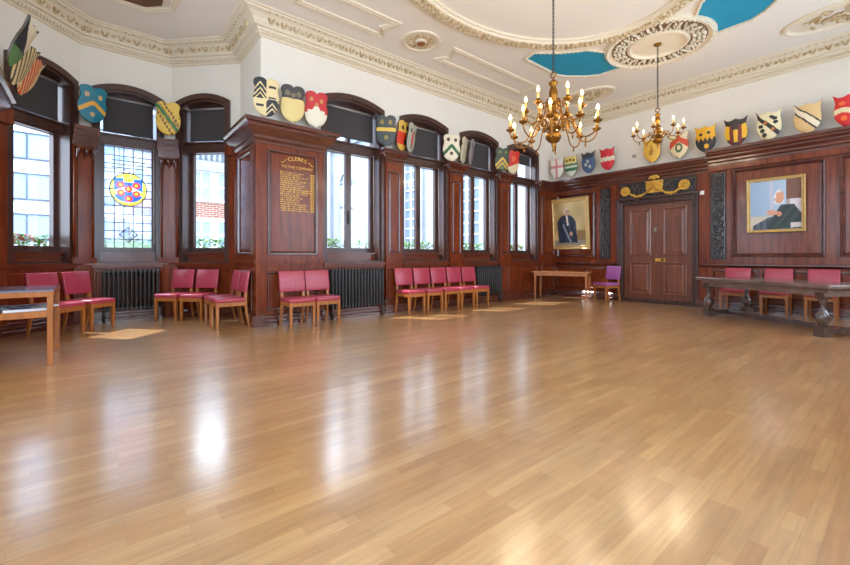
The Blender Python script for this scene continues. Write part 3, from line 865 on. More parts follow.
# chandelier rosette
mb = MB()
def circ(r, z, n=48): return [Vector((RC[0] + r * math.cos(2 * PI * k / n), RC[1] + r * math.sin(2 * PI * k / n), z)) for k in range(n)]
mb.loops([circ(r, z) for r, z in ((.82, 4.64), (.81, 4.60), (.77, 4.575), (.73, 4.60), (.70, 4.61), (.47, 4.61), (.45, 4.58), (.42, 4.575), (.40, 4.61), (.38, 4.622), (.05, 4.622))], 0, True)
rs = mb.build(trim(), PLAST, None, kind='structure')
mb = MB(); rnd = random.Random(11)
for k in range(44):
    a = 2 * PI * k / 44
    for r in (.52, .585, .65):
        aa = a + rnd.uniform(-.03, .03); rot = Matrix.Rotation(aa + (.6 if k % 2 else -.6), 3, 'Z')
        mb.ell((RC[0] + r * math.cos(aa), RC[1] + r * math.sin(aa), 4.592), (.042, .014, .028), 6, 4, 0, rot)
mb.build('scroll_relief', PLAST, rs, kind='structure')
mb = MB(); mb.loops([circ(r, z) for r, z in ((.70, 4.611), (.70, 4.606), (.47, 4.606), (.47, 4.611))], 0, True); mb.build('scroll_ground', mat('antique_glaze', (120, 98, 70), .6), rs, kind='structure')
mb = MB()
for k in range(60):
    a = 2 * PI * k / 60; mb.ell((RC[0] + .77 * math.cos(a), RC[1] + .77 * math.sin(a), 4.573), (.03, .03, .018), 6, 3)
mb.build('leaf_border', PLAST, rs, kind='structure')
# straight panel mouldings along the window side, concave at the medallion end
def loopmould(pts, w, name=None, m=PLAST):
    mb = MB(); path = pts
    if sum(a[0] * b[1] - b[0] * a[1] for a, b in zip(path, path[1:] + path[:1])) < 0: path = path[::-1]
    T = mitre(path)
    mb.loops([[Vector((p[0] + t.x * n, p[1] + t.y * n, z)) for p, t in zip(path, T)] for n, z in ((0, 4.64), (.005, 4.618), (w * .3, 4.612), (w * .45, 4.628), (w * .55, 4.628), (w * .7, 4.612), (w * .95, 4.618), (w, 4.64))], 0, True)
    return mb.build(name or trim(), m, None, kind='structure')
loopmould([(.70, -7.5), (1.24, -7.5), (1.24, -5.98), (1.12, -6.02), (.95, -6.12), (.80, -6.02), (.70, -5.98)], .09)
loopmould([(.70, -4.90), (.80, -4.86), (.95, -4.76), (1.12, -4.86), (1.24, -4.90), (1.24, -2.4), (.70, -2.4)], .09)
mb = MB(); c = (1.02, -5.44)
def cc(r, z, n=32): return [Vector((c[0] + r * math.cos(2 * PI * k / n), c[1] + r * math.sin(2 * PI * k / n), z)) for k in range(n)]
mb.loops([cc(r, z) for r, z in ((.33, 4.64), (.32, 4.615), (.28, 4.61), (.26, 4.63), (.24, 4.63), (.10, 4.63), (.09, 4.60), (.02, 4.585))], 0, True)
md = mb.build(trim(), PLAST, None, kind='structure')
mb = MB()
for k in range(16):
    a = 2 * PI * k / 16; mb.ell((c[0] + .17 * math.cos(a), c[1] + .17 * math.sin(a), 4.618), (.05, .018, .016), 6, 4, 0, Matrix.Rotation(a, 3, 'Z'))
mb.ell((c[0], c[1], 4.60), (.075, .075, .04), 10, 5, 1)
mb.build('boss_relief', [ORN, mat('bronze_boss', (140, 84, 44), .45, .3)], md, kind='structure')
# cartouches between cornice and blue panels
def cartouche(cx, cy, a, b, seed):
    mb = MB(); n = 36
    def el(s, z): return [Vector((cx + (a + s) * math.cos(2 * PI * k / n), cy + (b + s) * math.sin(2 * PI * k / n), z)) for k in range(n)]
    mb.loops([el(s, z) for s, z in ((.07, 4.64), (.06, 4.61), (.02, 4.60), (0, 4.62), (-.03, 4.632), (-.2, 4.634))], 0, True)
    r = mb.build(trim(), PLAST, None, kind='structure')
    mb = MB(); rnd = random.Random(seed)
    for k in range(46):
        t = rnd.uniform(0, 2 * PI); q = math.sqrt(rnd.random()) * .85
        mb.ell((cx + (a - .06) * q * math.cos(t), cy + (b - .05) * q * math.sin(t), 4.618), (.06, .022, .024), 6, 4, 0, Matrix.Rotation(rnd.uniform(0, PI), 3, 'Z'))
    mb.build('leaf_relief', ORN, r, kind='structure')
cartouche(5.62, -1.10, .66, .36, 21); cartouche(1.55, -1.15, .6, .32, 22)
# octagonal lantern moulding over the bay
oc = [(-.42 + .52 * math.cos(PI / 8 + PI / 4 * k), -9.22 + .52 * math.sin(PI / 8 + PI / 4 * k)) for k in range(8)]
loopmould(oc, .09)
oc2 = [(-.42 + .33 * math.cos(PI / 8 + PI / 4 * k), -9.22 + .33 * math.sin(PI / 8 + PI / 4 * k)) for k in range(8)]
mb = MB(); mb.slab(oc2, 4.60, 4.645); struct(mb, trim(), mat('bronze_grille', (110, 70, 40), .5, .3))

# ------------------------------------------------------------------ chandeliers
def chandelier(loc, label, R1, n1, z1, R2, n2, z2, H, sc_):
    r = thing('chandelier', label, 'chandelier', loc, 0, 'brass chandeliers with candle bulbs')
    zt = CEIL - loc[2]
    m = MB(); k = 0; z = H
    while z < zt - .06:
        a = k % 2
        pts = [(.011 * math.cos(t) * (1 - a) , .011 * math.cos(t) * a, z + .03 + .032 * math.sin(t)) for t in [2 * PI * q / 8 for q in range(8)]]
        m.tube(pts, .0045, 5, closed=True); z += .048; k += 1
    m.build('chain', IRON, r)
    m = MB(); m.lathe((0, 0, zt - .06), [(.01, 0), (.05, .02), (.07, .05), (.07, .06)], 16); m.build('ceiling_cup', BRASS, r)
    m = MB()
    pts = [(.034 * math.cos(t), 0, H - .02 + .034 * math.sin(t)) for t in [2 * PI * q / 14 for q in range(14)]]
    m.tube(pts, .008, 6, closed=True); m.build('hanging_ring', BRASS, r)
    m = MB(); s = H - .06
    prof = [(.004, 0), (.014, .02), (.010, .06), (.026, .08), (.016, .10), (.05, .12), (.088, .16), (.094, .20), (.07, .24), (.034, .26), (.034, .275), (.075, .29), (.08, .31), (.05, .33), (.03, .35), (.05, .38), (.078, .42), (.074, .46), (.04, .49), (.03, .51), (.066, .53), (.07, .55), (.03, .57), (.034, .62), (.05, .68), (.05, .74), (.03, .80), (.052, .83), (.055, .85), (.02, .88), (.004, .90)]
    m.lathe((0, 0, 0), [(rr * sc_, zz / .90 * s) for rr, zz in prof], 20); m.build('stem', BRASS, r)
    for (R, n, zz, off, r0, zb) in ((R1, n1, z1, .2, .07 * sc_, .26 / .9 * s), (R2, n2, z2, .55, .05 * sc_, .50 / .9 * s)):
        for k in range(n):
            a = 2 * PI * k / n + off; ca, sa = math.cos(a), math.sin(a)
            m = MB()
            P = [(r0, zb), (R * .28, zb + .10 * sc_), (R * .42, zb + .10 * sc_), (R * .52, zb + .0), (R * .62, zz - .13 * sc_), (R * .78, zz - .155 * sc_), (R * .92, zz - .12 * sc_), (R, zz - .05 * sc_), (R, zz)]
            # smooth
            Q = []
            for i in range(len(P) - 1):
                p0 = P[max(i - 1, 0)]; p1 = P[i]; p2 = P[i + 1]; p3 = P[min(i + 2, len(P) - 1)]
                for t in (0, .33, .66):
                    Q.append(tuple(.5 * (2 * p1[q] + (p2[q] - p0[q]) * t + (2 * p0[q] - 5 * p1[q] + 4 * p2[q] - p3[q]) * t * t + (3 * p1[q] - p0[q] - 3 * p2[q] + p3[q]) * t ** 3) for q in (0, 1)))
            Q.append(P[-1])
            m.tube([(x * ca, x * sa, z) for x, z in Q], .0085 * sc_, 6)
            cx_ = R * .36; m.ell((cx_ * ca, cx_ * sa, zb + .06 * sc_), (.018 * sc_, .018 * sc_, .03 * sc_), 6, 4)
            m.ell((R * .74 * ca, R * .74 * sa, zz - .19 * sc_), (.012 * sc_, .012 * sc_, .03 * sc_), 6, 4)
            m.lathe((R * ca, R * sa, zz), [(.012 * sc_, -.03 * sc_), (.05 * sc_, -.005), (.052 * sc_, .004), (.02 * sc_, .008), (.024 * sc_, .035 * sc_), (.015, .036 * sc_)], 12)
            arm = m.build('arm', BRASS, r)
            m = MB(); m.lathe((R * ca, R * sa, zz + .03 * sc_), [(.0125 * sc_, 0), (.0125 * sc_, .085 * sc_)], 10); m.build('candle_tube', IVORY, arm)
            m = MB(); m.lathe((R * ca, R * sa, zz + .115 * sc_), [(.006 * sc_, 0), (.018 * sc_, .02 * sc_), (.019 * sc_, .03 * sc_), (.010 * sc_, .055 * sc_), (.002, .075 * sc_)], 10); m.build('bulb', BULB, arm)
    return r
ch1 = chandelier((3.5, -5.4, 2.29), 'large two tier brass chandelier of curling arms hanging mid room', .51, 10, .27, .32, 6, .52, .94, 1.0)
ch2 = chandelier((3.5, -2.31, 2.87), 'smaller single tier brass chandelier hanging from the carved rosette near the doors', .37, 8, .27, .01, 0, .5, .66, .8)

# ------------------------------------------------------------------ chairs
def make_chair(leather):
    r = thing('dining_chair', '', 'chair')
    for sx in (-1, 1):
        m = MB(); x = sx * .17
        m.loops([[(x - a, -.19 - a, z), (x + a, -.19 - a, z), (x + a, -.19 + a, z), (x - a, -.19 + a, z)] for a, z in ((.014, 0), (.019, .2), (.02, .375))], 0, True, capends=True)
        m.build('leg', OAK, r, bevel=.003)
        m = MB(); x = sx * .165
        m.loops([[(x - a, y - a, z), (x + a, y - a, z), (x + a, y + a, z), (x - a, y + a, z)] for a, y, z in ((.014, .245, 0), (.017, .20, .22), (.019, .185, .40), (.017, .20, .58), (.013, .235, .79))], 0, True, capends=True)
        m.build('leg', OAK, r, bevel=.003)
    m = MB(); m.bx(-.17, .17, -.205, -.18, .315, .375); m.bx(-.165, .165, .17, .195, .315, .375)
    for sx in (-1, 1): m.bx(sx * .17 - .012, sx * .17 + .012, -.18, .18, .315, .375)
    m.build('seat_rail', OAK, r, bevel=.003)
    m = MB(); m.bx(-.195, .195, -.22, .19, .368, .435); m.build('seat', leather, r, bevel=.028, seg=4, smooth=True)
    m = MB()
    m.loops([[(-.197, y - .018, z), (.197, y - .018, z), (.197, y + .018, z), (-.197, y + .018, z)] for y, z in ((.185, .505), (.20, .60), (.218, .72), (.238, .82))], 0, True, capends=True)
    m.build('backrest', leather, r, bevel=.012, seg=3, smooth=True)
    return r
def legfix(o, scale=1): return o
base_chair = make_chair(LEATH)
first = [True]
def chair(x, y, rz, label, group):
    # the chair faces local -Y
    o = base_chair if first[0] else copytree(base_chair)
    first[0] = False
    o.location = (x, y, 0); o.rotation_euler = (0, 0, rz); o['label'] = label; o['group'] = group
    return o
def row(p, q, n, face, labels, group, back=.22):
    # n chairs between p and q (front-leg line), facing the unit vector `face`
    for i in range(n):
        t = (i + .5) / n; x = p[0] + (q[0] - p[0]) * t; y = p[1] + (q[1] - p[1]) * t
        rz = math.atan2(face[0], -face[1])
        f = Vector(face).normalized()
        chair(x - f.x * .19, y - f.y * .19, rz, labels[i], group)
row((-.60, -10.06), (-1.26, -9.40), 2, (h, h), ['crimson chair half hidden behind the oak magazine table', 'crimson chair between the magazine table and the radiator under the stained glass'], 'crimson chairs round the bay')
row((-1.58, -8.92), (-.94, -8.30), 2, (h, -h), ['crimson chair beside the radiator under the stained glass, its right side free', 'crimson chair under the brick view window, next to the sideways pair'], 'crimson chairs round the bay')
row((-.83, -8.31), (.03, -8.31), 2, (0, -1), ['sideways crimson chair deeper in the bay, tucked behind its twin', 'sideways crimson chair at the outer corner of the lettered pier'], 'crimson chairs round the bay')
row((.63, -7.53), (.63, -6.72), 2, (1, 0), ['crimson chair in front of the lettered pier, on the corner side', 'crimson chair in front of the lettered pier, beside the black radiator'], 'crimson chairs before the lettered pier')
row((.58, -5.40), (.58, -3.24), 5, (1, 0), ['end chair of the row of five, beside the large black radiator', 'second crimson chair of the row of five from the large radiator', 'middle crimson chair in the row of five',
     'second crimson chair of the row of five from the far end', 'far end chair of the row of five, beside the far radiator'], 'row of five crimson chairs along the windows')
row((3.90, -.56), (4.32, -.56), 1, (0, -1), ['crimson chair behind the dark table, nearest the double doors'], 'crimson chairs behind the dark table')
row((4.49, -.56), (4.91, -.56), 1, (0, -1), ['crimson chair behind the dark table, below the seated portrait'], 'crimson chairs behind the dark table')
row((5.07, -.56), (5.49, -.56), 1, (0, -1), ['crimson chair behind the dark table, furthest from the doors'], 'crimson chairs behind the dark table')
vc = make_chair(LEATH_SHEEN)
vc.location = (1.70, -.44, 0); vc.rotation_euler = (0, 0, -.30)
tag(vc, 'lone crimson leather chair with violet sky sheen painted in, between the corner table and the double doors', 'chair')

# ------------------------------------------------------------------ radiators
def radiator(F, s0, s1, label, n):
    m = (s0 + s1) / 2
    r = thing('radiator', label, 'radiator', F.p(m, .13, 0), 0, 'black column radiators under the windows')
    org = Vector(r.location)
    def loc(mb): mb.v = [tuple(Vector(v) - org) for v in mb.v]; return mb
    proto = None; step = (s1 - s0) / n
    for k in range(n):
        s = s0 + (k + .5) * step
        if proto is None:
            q = MB(); w = step * .30
            for nn in (.075, .13, .185):
                q.tube([F.p(s, nn, .20), F.p(s, nn, .24), F.p(s, nn, .76), F.p(s, nn, .80)], [w * .7, w, w, w * .7], 8)
            q.box(F, s - w, s + w, .06, .20, .785, .825); q.box(F, s - w, s + w, .06, .20, .18, .225)
            q.tube([F.p(s - step / 2, .13, .775), F.p(s + step / 2, .13, .775)], .022, 8); q.tube([F.p(s - step / 2, .13, .23), F.p(s + step / 2, .13, .23)], .022, 8)
            proto = loc(q).build('section', IRON, r)
            s_first = s
        else:
            c = proto.copy(); COL.objects.link(c); c.parent = r
            c.location = F.s * (s - s_first)
    for s in (s0 + step * .5, s1 - step * .5):
        q = MB(); q.tube([F.p(s, .09, 0.0), F.p(s, .09, .20)], [.022, .016], 8); q.tube([F.p(s, .17, 0.0), F.p(s, .17, .20)], [.022, .016], 8); loc(q).build('foot', IRON, r)
    q = MB(); q.tube([F.p(s1 + .01, .13, .22), F.p(s1 + .05, .13, .22), F.p(s1 + .06, .13, .20), F.p(s1 + .06, .13, 0)], .012, 8); q.ell(F.p(s1 + .05, .13, .235), (.02, .02, .03), 8, 5); loc(q).build('valve_pipe', BRASS if False else PIPE, r)
    return r
radiator(F2, .26, 1.02, 'black column radiator under the stained glass window', 13)
radiator(FW, -6.66, -5.62, 'large black column radiator between the pier chairs and the row of five', 17)
radiator(FW, -3.18, -2.36, 'black column radiator at the far end of the row of five chairs', 13)

# ------------------------------------------------------------------ tables
def lathe_leg(prof, c, seg=14):
    m = MB(); m.lathe(c, prof, seg); return m
u = Vector((.83, -.557, 0)).normalized(); v = Vector((-u.y, u.x, 0))
FL = Vector((3.97, -1.36, 0))
ctr = FL + u * .92 + v * .36
t = thing('refectory_table', 'long dark oak table on bulbous turned legs, standing askew before three chairs', 'table', ctr, math.atan2(u.y, u.x))
TH = .675
m = MB(); m.bx(-1.09, 1.09, -.47, .47, TH - .045, TH); m.build('tabletop', DARKO_SHEEN, t, bevel=.008)
m = MB(); m.bx(-1.02, 1.02, -.41, -.375, TH - .15, TH - .045); m.bx(-1.02, 1.02, .375, .41, TH - .15, TH - .045); m.bx(-1.02, -.985, -.375, .375, TH - .15, TH - .045); m.bx(.985, 1.02, -.375, .375, TH - .15, TH - .045)
m.build('apron', DARKO_SHEEN, t, bevel=.004)
for sx in (-1, 1):
    for sy in (-1, 1):
        m = MB(); x, y = sx * .92, sy * .36
        m.bx(x - .062, x + .062, y - .062, y + .062, 0, .145)
        m.lathe((x, y, 0), [(.05, .145), (.035, .16), (.05, .175), (.078, .215), (.085, .25), (.073, .295), (.042, .335), (.032, .36), (.028, .41), (.034, .45), (.05, .47), (.05, .485), (.06, .49)], 18)
        m.bx(x - .055, x + .055, y - .055, y + .055, .485, TH - .10)
        m.build('leg', DARKO, t)
m = MB(); m.bx(-.955, -.885, -.30, .30, .03, .11); m.bx(.885, .955, -.30, .30, .03, .11); m.bx(-.885, .885, -.04, .04, .035, .105)
m.build('stretcher', DARKO, t, bevel=.006)

t = thing('side_table', 'plain honey oak table in the far corner below the standing portrait', 'table', (.82, -.86, 0), math.radians(20))
m = MB(); m.bx(-.64, .66, -.34, .26, .655, .68); m.build('tabletop', OAKT, t, bevel=.004)
m = MB(); m.bx(-.60, .60, -.31, -.29, .58, .655); m.bx(-.60, .60, .20, .22, .58, .655); m.bx(-.60, -.58, -.29, .20, .58, .655); m.bx(.58, .60, -.29, .20, .58, .655); m.build('apron', OAK, t)
for sx in (-1, 1):
    for sy in (-1, 1):
        m = MB(); x, y = sx * .585, -.045 + sy * .25
        m.loops([[(x - a, y - a, z), (x + a, y - a, z), (x + a, y + a, z), (x - a, y + a, z)] for a, z in ((.014, 0), (.022, .58), (.022, .655))], 0, True, capends=True)
        m.build('leg', OAK, t)

# magazine table at the bay
t = thing('magazine_table', 'honey oak table with a lower shelf of papers, cut off by the picture edge', 'table', (.61, -10.62, 0))
MT0 = .72
m = MB(); m.bx(-.44, .44, -.67, .67, MT0 - .015, MT0); m.build('tabletop', mat('glossy_top_window_sheen', (112, 132, 158), .1, coat=.6), t, bevel=.003, label='glossy dark top, blue window reflection painted in')  # bluish window reflection is painted into the top's colour
m = MB(); m.bx(.395, .44, -.67, .67, MT0 - .065, MT0 - .015); m.bx(-.44, -.395, -.67, .67, MT0 - .065, MT0 - .015); m.bx(-.395, .395, .625, .67, MT0 - .065, MT0 - .015); m.bx(-.395, .395, -.67, -.625, MT0 - .065, MT0 - .015); m.build('top_frame', OAK, t, bevel=.003)
m = MB(); m.bx(-.42, .42, -.65, .65, .50, .52); m.bx(.40, .43, -.65, .65, .46, .52); m.bx(-.43, -.40, -.65, .65, .46, .52); m.build('shelf', OAK, t, bevel=.002)
for sx in (-1, 1):
    for sy in (-1, 1):
        m = MB(); m.bx(sx * .415 - .022, sx * .415 + .022, sy * .645 - .022, sy * .645 + .022, 0, MT0 - .012); m.build('leg', OAK, t, bevel=.004)
# papers on the shelf
def paper(x, y, rz, w, d, hgt, z, matl, name, label, cat):
    m = MB(); m.bx(-w / 2, w / 2, -d / 2, d / 2, 0, hgt * .8); m.bx(-w / 2 + .002, w / 2 - .004, -d / 2 + .003, d / 2 - .002, hgt * .8, hgt, 1)
    o = m.build(name, matl, None); o.location = (x, y, z); o.rotation_euler = (0, 0, rz); return tag(o, label, cat)
def bluepic(o, w, d, h_):
    m = MB(); m.bx(-w * .3, w * .35, -d * .35, d * .1, h_, h_ + .0008); m.build('cover_picture', PAPERB, o, label='dark blue cover picture')
SH = .521
for (x, y, rz, w_, d_, h_, lb) in ((.88, -10.15, .15, .25, .32, .022, 'white magazine with a blue picture, on the shelf beside the near oak leg'),
        (.84, -10.50, -.1, .26, .34, .028, 'thick white magazine with a blue picture, mid shelf below the table top edge'),
        (.50, -10.14, .3, .26, .34, .014, 'white magazine turned at an angle on the shelf, close to the far oak leg'),
        (.46, -10.52, -.2, .26, .34, .018, 'white magazine lying at the back of the shelf, towards the cut off end')):
    o = paper(x, y, rz, w_, d_, h_, SH, [PAPER, PAPER], 'magazine', lb, 'magazine'); bluepic(o, w_, d_, h_); o['group'] = 'magazines on the table shelf'

# ------------------------------------------------------------------ armorial shields
def shield(name, label, loc, ang, w, hgt, cols, fn, tilt=8, roll=0, var=0):
    nu, nv = 40, 48
    if var == 0:      # eared shield: flared top corners, dipped top edge, pointed foot
        def hw(y):
            if y > -.15: return .84 + .17 * max(0, (y - .45) / .55) ** 1.5 + .11 * math.exp(-((y - .02) / .28) ** 2)
            q = (-.15 - y) / .85
            return .935 * max(0.0, 1 - q ** 1.8) ** .66
        def topy(x): return .80 + .20 * min(1, abs(x)) ** 3 + .10 * math.exp(-(x / .2) ** 2) - .05 * math.exp(-((abs(x) - .62) / .2) ** 2)
    else:             # lobed shield: two rounded lobes at the top, pinched waist, round foot
        def hw(y):
            if y > -.1: return .84 + .12 * math.exp(-((y - .85) / .2) ** 2) + .14 * math.exp(-((y + .02) / .30) ** 2)
            q = (-.1 - y) / .9
            return .97 * max(0.0, 1 - q ** 2.4) ** .55
        def topy(x): return .80 + .20 * math.sqrt(max(0, 1 - ((min(1, abs(x)) - .5) / .52) ** 2))
    mb = MB(); keys = list(cols); mats = [flat(cols[k]) for k in keys] + [flat((70, 56, 40))]
    vs = []
    for j in range(nv + 1):
        y = -1 + 2 * j / nv
        for i in range(nu + 1):
            q = -1 + 2 * i / nu; x = q * hw(y)
            yy = y * (topy(q)) if y > 0 else y
            vs.append((x * w / 2, -.022 - .022 * (1 - q * q), (yy + 1) * hgt / 2))
    n0 = len(vs)
    bk = [(a, .0, c) for a, b, c in vs]
    mb.v = vs + bk
    for j in range(nv):
        for i in range(nu):
            a = j * (nu + 1) + i
            y = -1 + 2 * (j + .5) / nv; q = -1 + 2 * (i + .5) / nu; x = q * hw(y)
            mb.f.append([a, a + 1, a + nu + 2, a + nu + 1]); mb.m.append(keys.index(fn(x, y))); mb.sm.append(True)
            mb.f.append([n0 + a, n0 + a + nu + 1, n0 + a + nu + 2, n0 + a + 1]); mb.m.append(len(keys)); mb.sm.append(False)
    per = [i for i in range(nu)] + [j * (nu + 1) + nu for j in range(nv)] + [nv * (nu + 1) + nu - i for i in range(nu)] + [(nv - j) * (nu + 1) for j in range(nv)]
    for a, b in zip(per, per[1:] + per[:1]):
        mb.f.append([a, n0 + a, n0 + b, b]); mb.m.append(len(keys)); mb.sm.append(False)
    o = mb.build('heraldic_shield', mats)
    o.location = (loc[0], loc[1], loc[2] - hgt / 2)
    # local -Y is the painted front
    o.rotation_euler = (math.radians(tilt), math.radians(roll), math.radians(ang + 90))
    return tag(o, label, 'shield', 'painted heraldic shields along the panelling')
def chev(x, y, c, w, k=.7): return abs(y - (c - abs(x) * k)) < w
def blob(x, y, pts, r): return any(math.hypot(x - a, (y - b) * 1.3) < r for a, b in pts)
Y_, W_, K_, R_, G_, B_ = (226, 168, 44), (232, 220, 190), (36, 34, 34), (200, 36, 36), (30, 110, 50), (26, 120, 140)
CREAM = (228, 206, 150)
def s_blue(x, y):
    if chev(x, y, .12, .13, .55): return 'y'
    if blob(x, y, [(-.45, .5), (.45, .45), (-.02, -.55)], .17): return 'p'
    return 'b'
def s_green(x, y):
    d = (y + x * .95)
    if abs(d) < .14: return 'g'
    if abs(d) < .26: return 'k' if abs(d) > .2 else 'y'
    if abs(abs(d) - .62) < .30 and (int((x + 2) * 6) + int((y + 2) * 5)) % 3 == 0: return 'br'
    return 'y'
def s_quart(x, y):
    dark = (x < 0) == (y > -.1)
    if dark: return 'c' if any(abs(y - c + abs(abs(x) - .45) * .8) < .05 for c in (.75, .45, .2, -.3, -.55)) else 'k'
    return 'k' if (abs(y - .55) < .07 or abs(y + .45) < .06 or abs(y - .0) < .05) and abs(abs(x) - .45) < .28 else 'c'
def s_cream(x, y):
    if y > .28: return 'o' if blob(x, y, [(-.45, .55), (.45, .55), (0, .5)], .2) else 'k'
    return 'c'
def s_redw(x, y):
    if y > -.05 - .0 * x: 
        if blob(x, y, [(-.45, .55), (.42, .5), (0, .3)], .15): return 'o'
        return 'w' if y < .3 - abs(x) * .9 else 'r'
    return 'w' if abs(x) < .75 or y < -.2 else 'r'
def s_darkband(x, y):
    if abs(y - .08) < .13: return 'y'
    if blob(x, y, [(-.4, .55), (.4, .55), (0, -.45)], .2): return 'o'
    return 'k'
def s_redyel(x, y):
    if y > .25: return 'k' if blob(x, y, [(-.3, .55), (.4, .6)], .2) else 'y'
    if blob(x, y, [(.3, -.35)], .25): return 'k'
    return 'r' if x < .5 and y > -.6 else 'y'
def s_grey(x, y): return 'r' if abs(x) < .18 and abs(y) < .45 else ('k' if blob(x, y, [(-.4, .5), (.4, .5), (0, -.6)], .2) else 'g')
def s_gchev(x, y):
    if chev(x, y, .18, .17, .75): return 'g'
    if blob(x, y, [(-.4, .62), (.42, .58), (0, -.42)], .19): return 'k'
    return 'w'
def s_diam(x, y): return 'k' if abs(((x + y * .6) * 3) % 1 - .5) < .18 else 'w'
def s_darkchev(x, y):
    if chev(x, y, .15, .13, .8) or chev(x, y, -.25, .1, .8): return 'y'
    if blob(x, y, [(-.4, .65), (.4, .65), (0, -.65)], .2): return 'o'
    return 'k'
def s_redhead(x, y):
    if y < -.25 + x * .3: return 'w'
    return 'o' if blob(x, y, [(0, .3)], .35) else 'r'
def s_cross(x, y): return 'r' if abs(x) < .13 or abs(y - .15) < .13 else 'w'
def s_bars(x, y):
    if y > .3: return 'k' if blob(x, y, [(-.5, .6), (0, .62), (.5, .6)], .17) else 'y'
    return 'g' if abs(y - .1) < .12 or abs(y + .35) < .13 else 'w'
def s_bluedark(x, y):
    if y > .45: return 'k'
    if blob(x, y, [(0, .1), (-.3, -.2), (.25, -.4)], .2): return 'w'
    return 'n'
def s_redwav(x, y): return 'w' if abs(y - .05 * math.sin(x * 12)) < .2 else 'r'
def s_gold(x, y): return 'o' if blob(x, y, [(0, -.05), (-.1, -.25)], .22) or (abs(x) < .1 and -.3 < y < .4) else 'y'
def s_rchev(x, y):
    if chev(x, y, .55, .28, .6): return 'r'
    if abs(math.hypot(x, y + .2) - .28) < .09: return 'g'
    return 'w'
def s_yk(x, y):
    if y < -.18 + .30 * abs(((x * 2.5) % 1) - .5) * 2: return 'y' if blob(x, y, [(.1, -.55)], .22) else 'k'
    return 'k' if blob(x, y, [(-.4, .42), (.32, .5)], .17) else 'y'
def s_owl(x, y):
    if y > .5 - abs(x) * .1 + .1: return 'k'
    if abs(abs(x) - .72) < .22 and y > -.5: return 'y'
    if abs(x) < .17 and y < .15 and y > -.7: return 'y'
    return 'r' if abs(abs(x) - .38) < .13 else 'k'
def s_bend(x, y):
    d = y + x * .85
    if abs(d) < .2: return 'o' if blob(x, y, [(-.25, .22), (.3, -.28)], .15) else 'k'
    if blob(x, y, [(.45, .5), (.5, .2), (.25, .62), (-.5, -.3), (-.35, -.6), (-.6, 0)], .19): return 'k'
    return 'w'
def s_bends(x, y):
    d = y + x * .8
    if .27 < d < .40 or -.33 < d < -.18: return 'k'
    return 'w' if -.18 < d < .27 else 'y'
def s_redchief(x, y):
    if abs(y + .02 + .1 * math.sin(x * 4)) < .17: return 'w'
    if blob(x, y, [(-.4, .55), (.4, .5), (.3, -.5), (-.3, -.45)], .2): return 'o'
    return 'r'
def s_blk(x, y): return 'w' if (x + y) > .1 and y > -.2 else ('g' if y < -.3 else 'k')
SHW, SHH = .37, .54
NN = None
